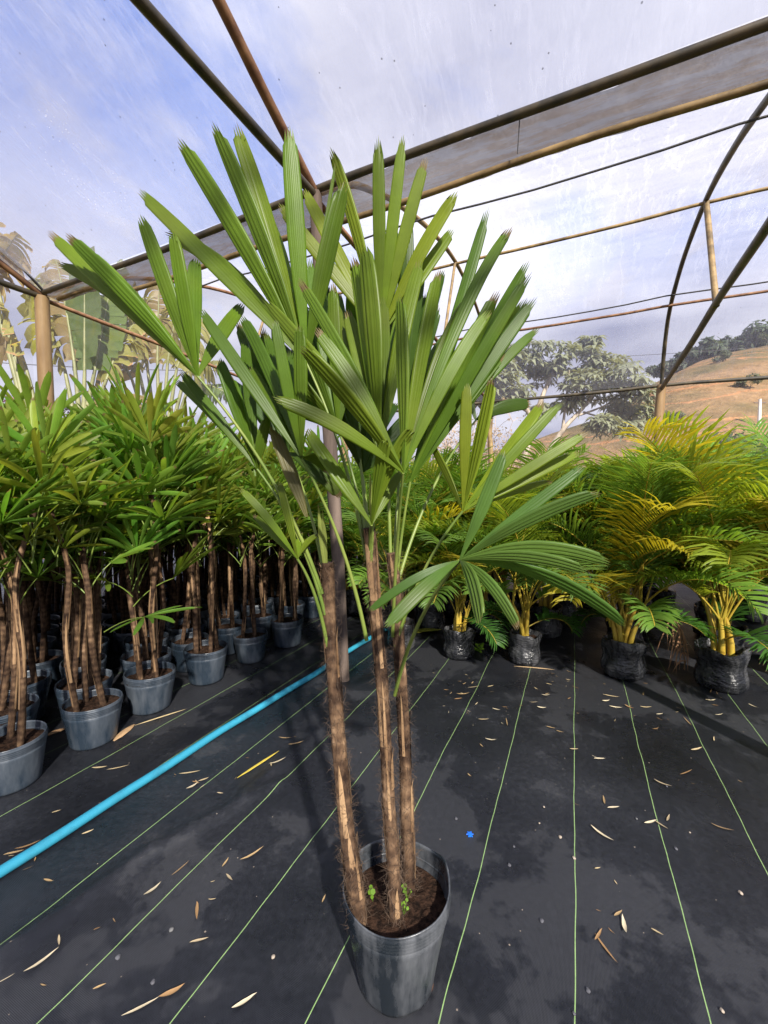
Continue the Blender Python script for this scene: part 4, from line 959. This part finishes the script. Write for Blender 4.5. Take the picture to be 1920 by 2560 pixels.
# ------------------------------------------------------------------ plants outside the film
def paddle(parent, base, b0, tip, W, tatter, colr, seed, side=V((1, 0, 0))):
    """banana-like leaf: petiole base->b0, blade b0->tip"""
    rg = random.Random(seed); mb = MB(); d = b0 - base
    mb.tube(bez(base, base.lerp(b0, .55) + V((0, 0, .1)), b0, 8), [.05 - .025 * i / 8 for i in range(9)], 6, mi=1)
    c = b0.lerp(tip, .55) + V((0, 0, .18 * (tip - b0).length * (1 if tatter else .1))) ; mr = bez(b0, c, tip, 26); mb.tube(mr, [.025 * (1 - .8 * i / 26) for i in range(27)], 5, mi=1)
    prof = [(0, .25), (.1, .7), (.3, 1), (.7, .95), (.9, .6), (1, .12)]
    side = Matrix.Rotation(rg.uniform(-.9, .9), 3, 'Z') @ side
    for sg in (-1, 1):
        i = 0
        while i < 26:
            st_ = rg.choice((1, 1, 2, 3)) if tatter else rg.choice((2, 3, 4)); j = min(26, i + st_); t = (i + j) / 52; w = W * .5 * lerp_tab(prof, t) * (rg.uniform(.7, 1.05) if tatter else rg.uniform(.97, 1.0))
            tg = (mr[j] - mr[i]).normalized(); s = (side - tg * side.dot(tg)).normalized() * sg; droop = rg.uniform(.3, 1.15) if tatter else rg.uniform(.04, .16); rows = []
            tw = rg.uniform(-.25, .25) if tatter else rg.uniform(-.05, .05); kk = .96 if tatter else 1.02
            for q in (0, .2, .4, .6, .8, 1):
                off = s * w * q * (1 - .35 * droop * q) + V((0, -.1 * w * q, -w * droop * q * q)) + tg * w * (.25 if tatter else .12) * q
                k = (1 if q < .9 or not tatter else rg.uniform(.55, .9)); mid = mr[i].lerp(mr[j], .5); nn = tg.cross(s) * (tw * w * q)
                rows.append([mid.lerp(mr[i], k * kk) + off + nn, mid + off + tg.cross(s) * (.02 * q), mid.lerp(mr[j], k * kk) + off - nn])
            mb.grid(rows, [(jj * .3 * st_, q * .93) for q in (0, .2, .4, .6, .8, 1) for jj in (0, .5, 1)]); i = j
    return link('leaf', mb.mesh('leaf', [M['paddle'], M['paddle_stalk']]), parent, color=colr)
def tp_(label, base, leaves, grp):
    t = thing('traveller_palm', label, 'palm', base, 0, grp)
    mb = MB(); mb.tube([V((0, 0, -.1)), V((0, 0, 1.2)), V((0, 0, 2.0))], [.16, .14, .10], 10); mb.build('trunk', M['bark'], t)
    for k, (pb, b0, tip, W, tat, colr) in enumerate(leaves): paddle(t, pb - base, b0 - base, tip - base, W, tat, colr, int(base.x * 10) + k)
YG, OG, PG = (0.25, 0.24, 0.075), (0.22, 0.165, 0.07), (0.12, 0.175, 0.055)
gT = 'big-leaved palms beyond the film'
b1 = V((atd(175, 900, 7.2).x, 7.2, 0)); d = 7.2
tp_('big-leaved palm with one broad untorn upright leaf, outside the film wall', b1, [
    (atd(180, 960, d), atd(183, 800, d), atd(183, 535, d), 1.05, 0, PG),
    (atd(176, 960, d), atd(205, 800, d), atd(235, 640, d + .3), .9, 0, PG),
    (atd(170, 960, d), atd(140, 800, d), atd(60, 610, d - .2), .9, 1, YG),
    (atd(190, 960, d), atd(218, 850, d), atd(300, 900, d - .6), 1.1, 1, OG),
    (atd(185, 960, d), atd(230, 820, d), atd(290, 700, d + .4), 1.0, 1, YG), (atd(178, 960, d), atd(160, 780, d), atd(120, 560, d + .5), .9, 1, OG), (atd(188, 960, d), atd(225, 760, d + .4), atd(262, 560, d + .6), .8, 1, PG)], gT)
b2 = V((atd(340, 960, 8.2).x, 8.2, 0)); d = 8.2
tp_('big-leaved palm with a fan of tattered yellowing leaves, outside the film wall', b2, [
    (atd(340, 1000, d), atd(300, 800, d), atd(255, 640, d), 1.1, 1, YG), (atd(343, 1000, d), atd(318, 790, d), atd(290, 610, d + .2), 1.1, 1, YG),
    (atd(346, 1000, d), atd(340, 785, d), atd(345, 600, d), 1.0, 1, OG), (atd(349, 1000, d), atd(362, 785, d), atd(392, 640, d), 1.1, 1, YG),
    (atd(352, 1000, d), atd(382, 795, d), atd(440, 690, d + .2), 1.0, 1, YG), (atd(355, 1000, d), atd(402, 805, d), atd(480, 780, d), .95, 1, YG), (atd(338, 1000, d), atd(285, 820, d), atd(215, 720, d), 1.0, 1, OG), (atd(357, 1000, d), atd(410, 830, d), atd(490, 850, d), .8, 1, PG)], gT)
b3 = V((atd(40, 960, 7.6).x, 7.6, 0)); d = 7.6
tp_('big-leaved palm with drooping torn leaves, past the round gable post', b3, [
    (atd(95, 960, d), atd(55, 790, d), atd(-10, 640, d), 1.1, 1, YG), (atd(80, 960, d), atd(30, 760, d), atd(-60, 700, d), 1.1, 1, OG), (atd(90, 960, d), atd(85, 760, d), atd(95, 590, d), .9, 1, YG),
    (atd(70, 960, d), atd(0, 640, d), atd(-30, 470, d), 1.1, 1, OG), (atd(70, 960, d), atd(-20, 620, d), atd(40, 505, d - .3), .9, 1, OG)], gT)

def leaf_cloud(mb, c, r, n, size, rg, up=0.5, mi=0, sq=.8):
    for k in range(n):
        d = V((rg.gauss(0, 1), rg.gauss(0, 1), rg.gauss(0, 1))).normalized(); p = c + V((d.x * r, d.y * r, d.z * r * sq)) * rg.uniform(.45, 1.05)
        nrm = (d + V((0, 0, up)) + V((rg.uniform(-.5, .5), rg.uniform(-.5, .5), rg.uniform(-.3, .3)))).normalized(); x = nrm.orthogonal().normalized(); x = Matrix.Rotation(rg.uniform(0, 6.28), 3, nrm) @ x; y = nrm.cross(x); s = size * rg.uniform(.6, 1.25)
        mb.add([p - x * s, p + y * s * .42 - nrm * s * .1, p + x * s, p - y * s * .42 - nrm * s * .1], [(0, 1, 2, 3)], [(0, 0), (.5, .5), (1, .9), (.5, .5)], mi)
def limb_tree(label, base, cat, grp, trunk_pts, limbs, clumps, size, colr, bark='bark', seed=1, tr=.12, n=60, kind='tree', lobed=False):
    rg = random.Random(seed); t = thing(kind, label, cat, base, 0, grp); mb = MB()
    for tp in trunk_pts: mb.tube(catmull(tp, 4), [tr * (1 - .65 * i / (len(catmull(tp, 4)) - 1)) for i in range(len(catmull(tp, 4)))], 7)
    for a, b, r in limbs: mb.tube(bez(a, a.lerp(b, .5) + V((0, 0, -.2 * (b - a).length * .3)), b, 5), [r * (1 - .12 * i) for i in range(6)], 5)
    mb.build('trunk', M[bark], t); mb = MB()
    for c, r in clumps:
        if not lobed: leaf_cloud(mb, c, r, n, size, rg)
        else:
            for k in range(n):
                d = V((rg.gauss(0, 1), rg.gauss(0, 1), rg.gauss(.3, 1))).normalized(); p = c + V((d.x * r, d.y * r, d.z * r * .75)) * rg.uniform(.5, 1.05)
                m_ = rg.randint(6, 8); o_ = rg.uniform(0, 6.28); tl = V((rg.uniform(-.4, .4), rg.uniform(-.6, .2), 1)).normalized(); s = size * rg.uniform(.7, 1.2)
                x = tl.orthogonal().normalized(); y = tl.cross(x)
                for q in range(m_):
                    a = o_ + 6.283 * q / m_; dr = x * math.cos(a) + y * math.sin(a); sd = tl.cross(dr); e1 = p + dr * s * .55 + tl * s * .06; e2 = p + dr * s - tl * s * .32
                    mb.add([p, e1 + sd * s * .16, e2, e1 - sd * s * .16], [(0, 1, 2, 3)], [(0, 0), (.5, .5), (1, .9), (.5, .5)])
    o = link('crown', mb.mesh('crown', M['tree_leaf'], False), t, color=colr); return t
# pale large-leaved tree behind the far curtain
D = 15.5; tb = V((atd(1150, 1000, D).x, D, 0)); rg = random.Random(3)
def q_(u, v, d=D): return atd(u, v, d) - tb
cl = []
for (u, v, r) in [(1060, 800, 1.0), (1120, 775, 1.0), (1180, 765, 1.05), (1240, 775, 1.0), (1300, 790, 1.0), (1340, 815, .95), (1090, 830, 1.0), (1170, 815, .9), (1260, 825, .9), (1375, 850, .8), (1310, 850, .9), (1040, 850, .8), (1340, 890, .7), (1350, 925, .6), (1230, 870, .6), (1300, 920, .6), (1170, 890, .5), (1385, 890, .5), (1090, 770, .6), (1270, 745, .5), (1020, 800, .8), (1035, 835, .9), (1000, 845, .7), (1060, 870, .7), (1110, 860, .8)]:
    cl.append((q_(u, v, D + rg.uniform(-.8, .8)), r * .78))
fork = q_(1195, 985)
limb_tree('pale broad tree with large drooping silvery leaves beyond the film curtain', tb, 'tree', None,
          [[V((0, 0, -.2)), q_(1130, 1010), q_(1150, 930), q_(1130, 860), q_(1110, 800)], [V((.4, 0, -.2)), q_(1180, 1000), q_(1215, 930), q_(1260, 880), q_(1300, 820)], [q_(1150, 930), q_(1170, 860), q_(1200, 790)]],
          [(q_(1240, 900), q_(1340, 860), .05), (q_(1215, 930), q_(1230, 800), .06), (q_(1140, 890), q_(1060, 830), .05), (q_(1260, 880), q_(1265, 790), .05), (q_(1260, 890), q_(1350, 910), .04)],
          cl, .42, (0.175, 0.19, 0.12), tr=.13, n=42, lobed=True, seed=8)
# dry twiggy shrubs behind the far curtain
def twig_bush(label, base, h, w, n, seed, colr, grp):
    rg = random.Random(seed); t = thing('dry_shrub', label, 'shrub', base, 0, grp); mb = MB(); lb = MB()
    for k in range(n):
        a = rg.uniform(0, 6.28); e = V((math.cos(a) * w * rg.random(), math.sin(a) * w * rg.random(), h * rg.uniform(.5, 1))); m_ = e * .5 + V((rg.uniform(-.2, .2), rg.uniform(-.2, .2), .2))
        c = bez(V((0, 0, -.05)), m_, e, 5); mb.tube(c, [.022 - .0035 * i for i in range(6)], 4, caps=False)
        for q in range(7):
            s = c[rg.randrange(2, 6)]; e2 = s + V((rg.uniform(-.5, .5), rg.uniform(-.5, .5), rg.uniform(.05, .6))); mb.tube([s, s.lerp(e2, .5) + V((0, 0, .05)), e2], .006, 3, caps=False)
            leaf_cloud(lb, e2, .22, 5, .05, rg)
    mb.build('branches', M['twig'], t, False); link('leaves', lb.mesh('leaves', M['tree_leaf'], False), t, color=colr)
GS = 'dry shrubs behind the film curtain'
for k, (u, d, h, w) in enumerate([(985, 11.5, 3.4, 1.3), (1045, 12.5, 3.6, 1.3), (1105, 11.5, 2.6, 1.2), (1165, 13, 2.3, 1.2), (930, 12, 3.0, 1.4)]):
    twig_bush('sparse dry twiggy shrub standing behind the film curtain', V((atd(u, 1000, d).x, d, -.05)), h, w, 34, 80 + k, (.26, .19, .11), GS)
def bush(label, base, cl, size, colr, seed, n=90, grp=None, cat='bush', kind='bush', blossom=None):
    rg = random.Random(seed); t = thing(kind, label, cat, base, 0, grp); mb = MB()
    for c, r in cl: mb.tube([V((0, 0, -.1)), c * .5 + V((0.05, 0, 0)), c], [.03, .02, .008], 5)
    mb.build('stems', M['bark'], t); mb = MB()
    for c, r in cl: leaf_cloud(mb, c, r, n, size, rg)
    link('foliage', mb.mesh('foliage', M['tree_leaf'], False), t, color=colr)
    if blossom:
        mb = MB()
        for c, r in cl: leaf_cloud(mb, c + V((0, -.1, .12)), r * .95, blossom, .06, rg)
        stuff(mb.build('blossoms', M['magenta'], t, False))
GB = 'green bushes beyond the grow bags'
for k, (u, v, d, r) in enumerate([(1600, 930, 13, 1.0), (1655, 960, 12, 1.1), (1560, 965, 12.5, .9), (1700, 990, 11, 1.1), (1625, 1005, 11, .9), (1500, 985, 14, .7)]):
    base = V((atd(u, 1000, d).x, d, -.05)); top = atd(u, v, d).z; rg = random.Random(k)
    cl = [(V((rg.uniform(-.8, .8), rg.uniform(-.5, .5), max(.4, top * rg.uniform(.4, .95)))), r * rg.uniform(.45, .75)) for _ in range(7)]
    bush('dull green bush on the slope foot, past the film curtain and grow bags', base, cl, .10, (0.075, 0.10, 0.045), 90 + k, 150, GB)
base = V((atd(1445, 1000, 10.5).x, 10.5, -.05)); bush('low purple-leaved shrub at the foot of the curtain post', base, [(V((-.2, 0, 1.9)), .3), (V((.25, 0, 2.0)), .32), (V((0, 0, 1.5)), .4)], .11, (0.16, 0.03, 0.07), 99, 70, None, 'shrub', 'purple_shrub')
for k, (u, v, d) in enumerate([(45, 865, 8.2), (195, 868, 9.0)]):
    base = V((atd(u, 1000, d).x, d, -.05)); top = atd(u, v, d).z
    bush(('magenta flowering shrub past the round gable post' if k == 0 else 'magenta flowering shrub between the big-leaved palms'), base, [(V((-.3, 0, top - .2)), .35), (V((.2, 0, top - .1)), .35), (V((0, .2, top - .6)), .5), (V((.5, 0, top - .4)), .4)], .07, (0.09, 0.10, 0.05), 120 + k, 80, None, 'shrub', 'flowering_shrub', 60)
# trees on the hill crest, bushes on the slope, utility pole
def hill_tree(u, vtop, d, w, seed, colr, lab, grp, size=.55, kind='hill_tree'):
    x = (u - 829.5) / 900 * d; zb = hill(x, d); top = atd(u, vtop, d).z; h = max(2.0, top - zb); base = V((x, d, zb)); rg = random.Random(seed)
    cl = [(V((rg.uniform(-w, w), rg.uniform(-w, w) * .6, h * rg.uniform(.55, .92))), w * rg.uniform(.35, .6)) for _ in range(9)]
    limb_tree(lab, base, 'tree', grp, [[V((0, 0, -.3)), V((.1, 0, h * .35)), V((0, 0, h * .75))]], [(V((0, 0, h * .4)), c * .95, .09) for c, r in cl[:5]], cl, size, colr, tr=.25, seed=seed, n=90, kind=kind)
HG = 'trees along the crest of the dry hill'
for k, (u, v, d, w) in enumerate([(1487, 757, 69, 1.9), (1515, 752, 68, 2.6), (1550, 738, 68, 3.0), (1582, 733, 69, 3.0), (1612, 728, 68, 3.3), (1655, 712, 66, 3.6), (1690, 715, 66, 3.6), (1420, 790, 71, 1.6), (1448, 782, 70, 2.0), (1462, 775, 70, 1.8)]):
    hill_tree(u, v, d, w, 140 + k, (0.055, 0.075, 0.045), 'small dark tree standing on the crest of the dry hill', HG)
for k, (u, v, d, w) in enumerate([(1650, 780, 62, 1.4), (1545, 818, 55, 1.0), (1610, 865, 44, 1.1), (1575, 915, 30, 1.4), (1600, 905, 28, 1.5), (1430, 905, 40, .9)]):
    x = (u - 829.5) / 900 * d; base = V((x, d, hill(x, d))); rg = random.Random(k + 5)
    cl = [(V((rg.uniform(-w, w), rg.uniform(-w, w), w * rg.uniform(.3, .9))), w * .5) for _ in range(5)]
    bush('low scrub bush growing on the dry hillside', base, cl, .2, (0.07, 0.085, 0.04), 160 + k, 70, 'scrub bushes on the hillside')
pd = 36; px = (1633 - 829.5) / 900 * pd; zb = hill(px, pd); zt = atd(1633, 862, pd).z
t = thing('utility_pole', 'slim white utility pole standing on the dry hillside', 'pole', (px, pd, zb))
mb = MB(); mb.tube([V((0, 0, -.2)), V((0, 0, zt - zb))], [.14, .10], 8); mb.build('shaft', M['concrete'], t)
mb = MB(); mb.tube([V((-.5, 0, zt - zb - .3)), V((.5, 0, zt - zb - .3))], .05, 6); mb.build('crossarm', M['wood'], t)
for (a, b, nm, lab) in ((atd(-150, 772, 12), atd(560, 800, 14), 'overhead_wire', 'thin overhead wire behind the big-leaved palms'), (atd(900, 788, 20), atd(1750, 742, 20), 'overhead_wire', 'thin overhead wire across the pale tree and the hill')):
    mb = MB(); mb.tube(bez(a, a.lerp(b, .5) - V((0, 0, .25)), b, 16), .012, 5); tag(mb.build(nm, M['rope']), lab, 'wire')
print('objects', len(bpy.data.objects))
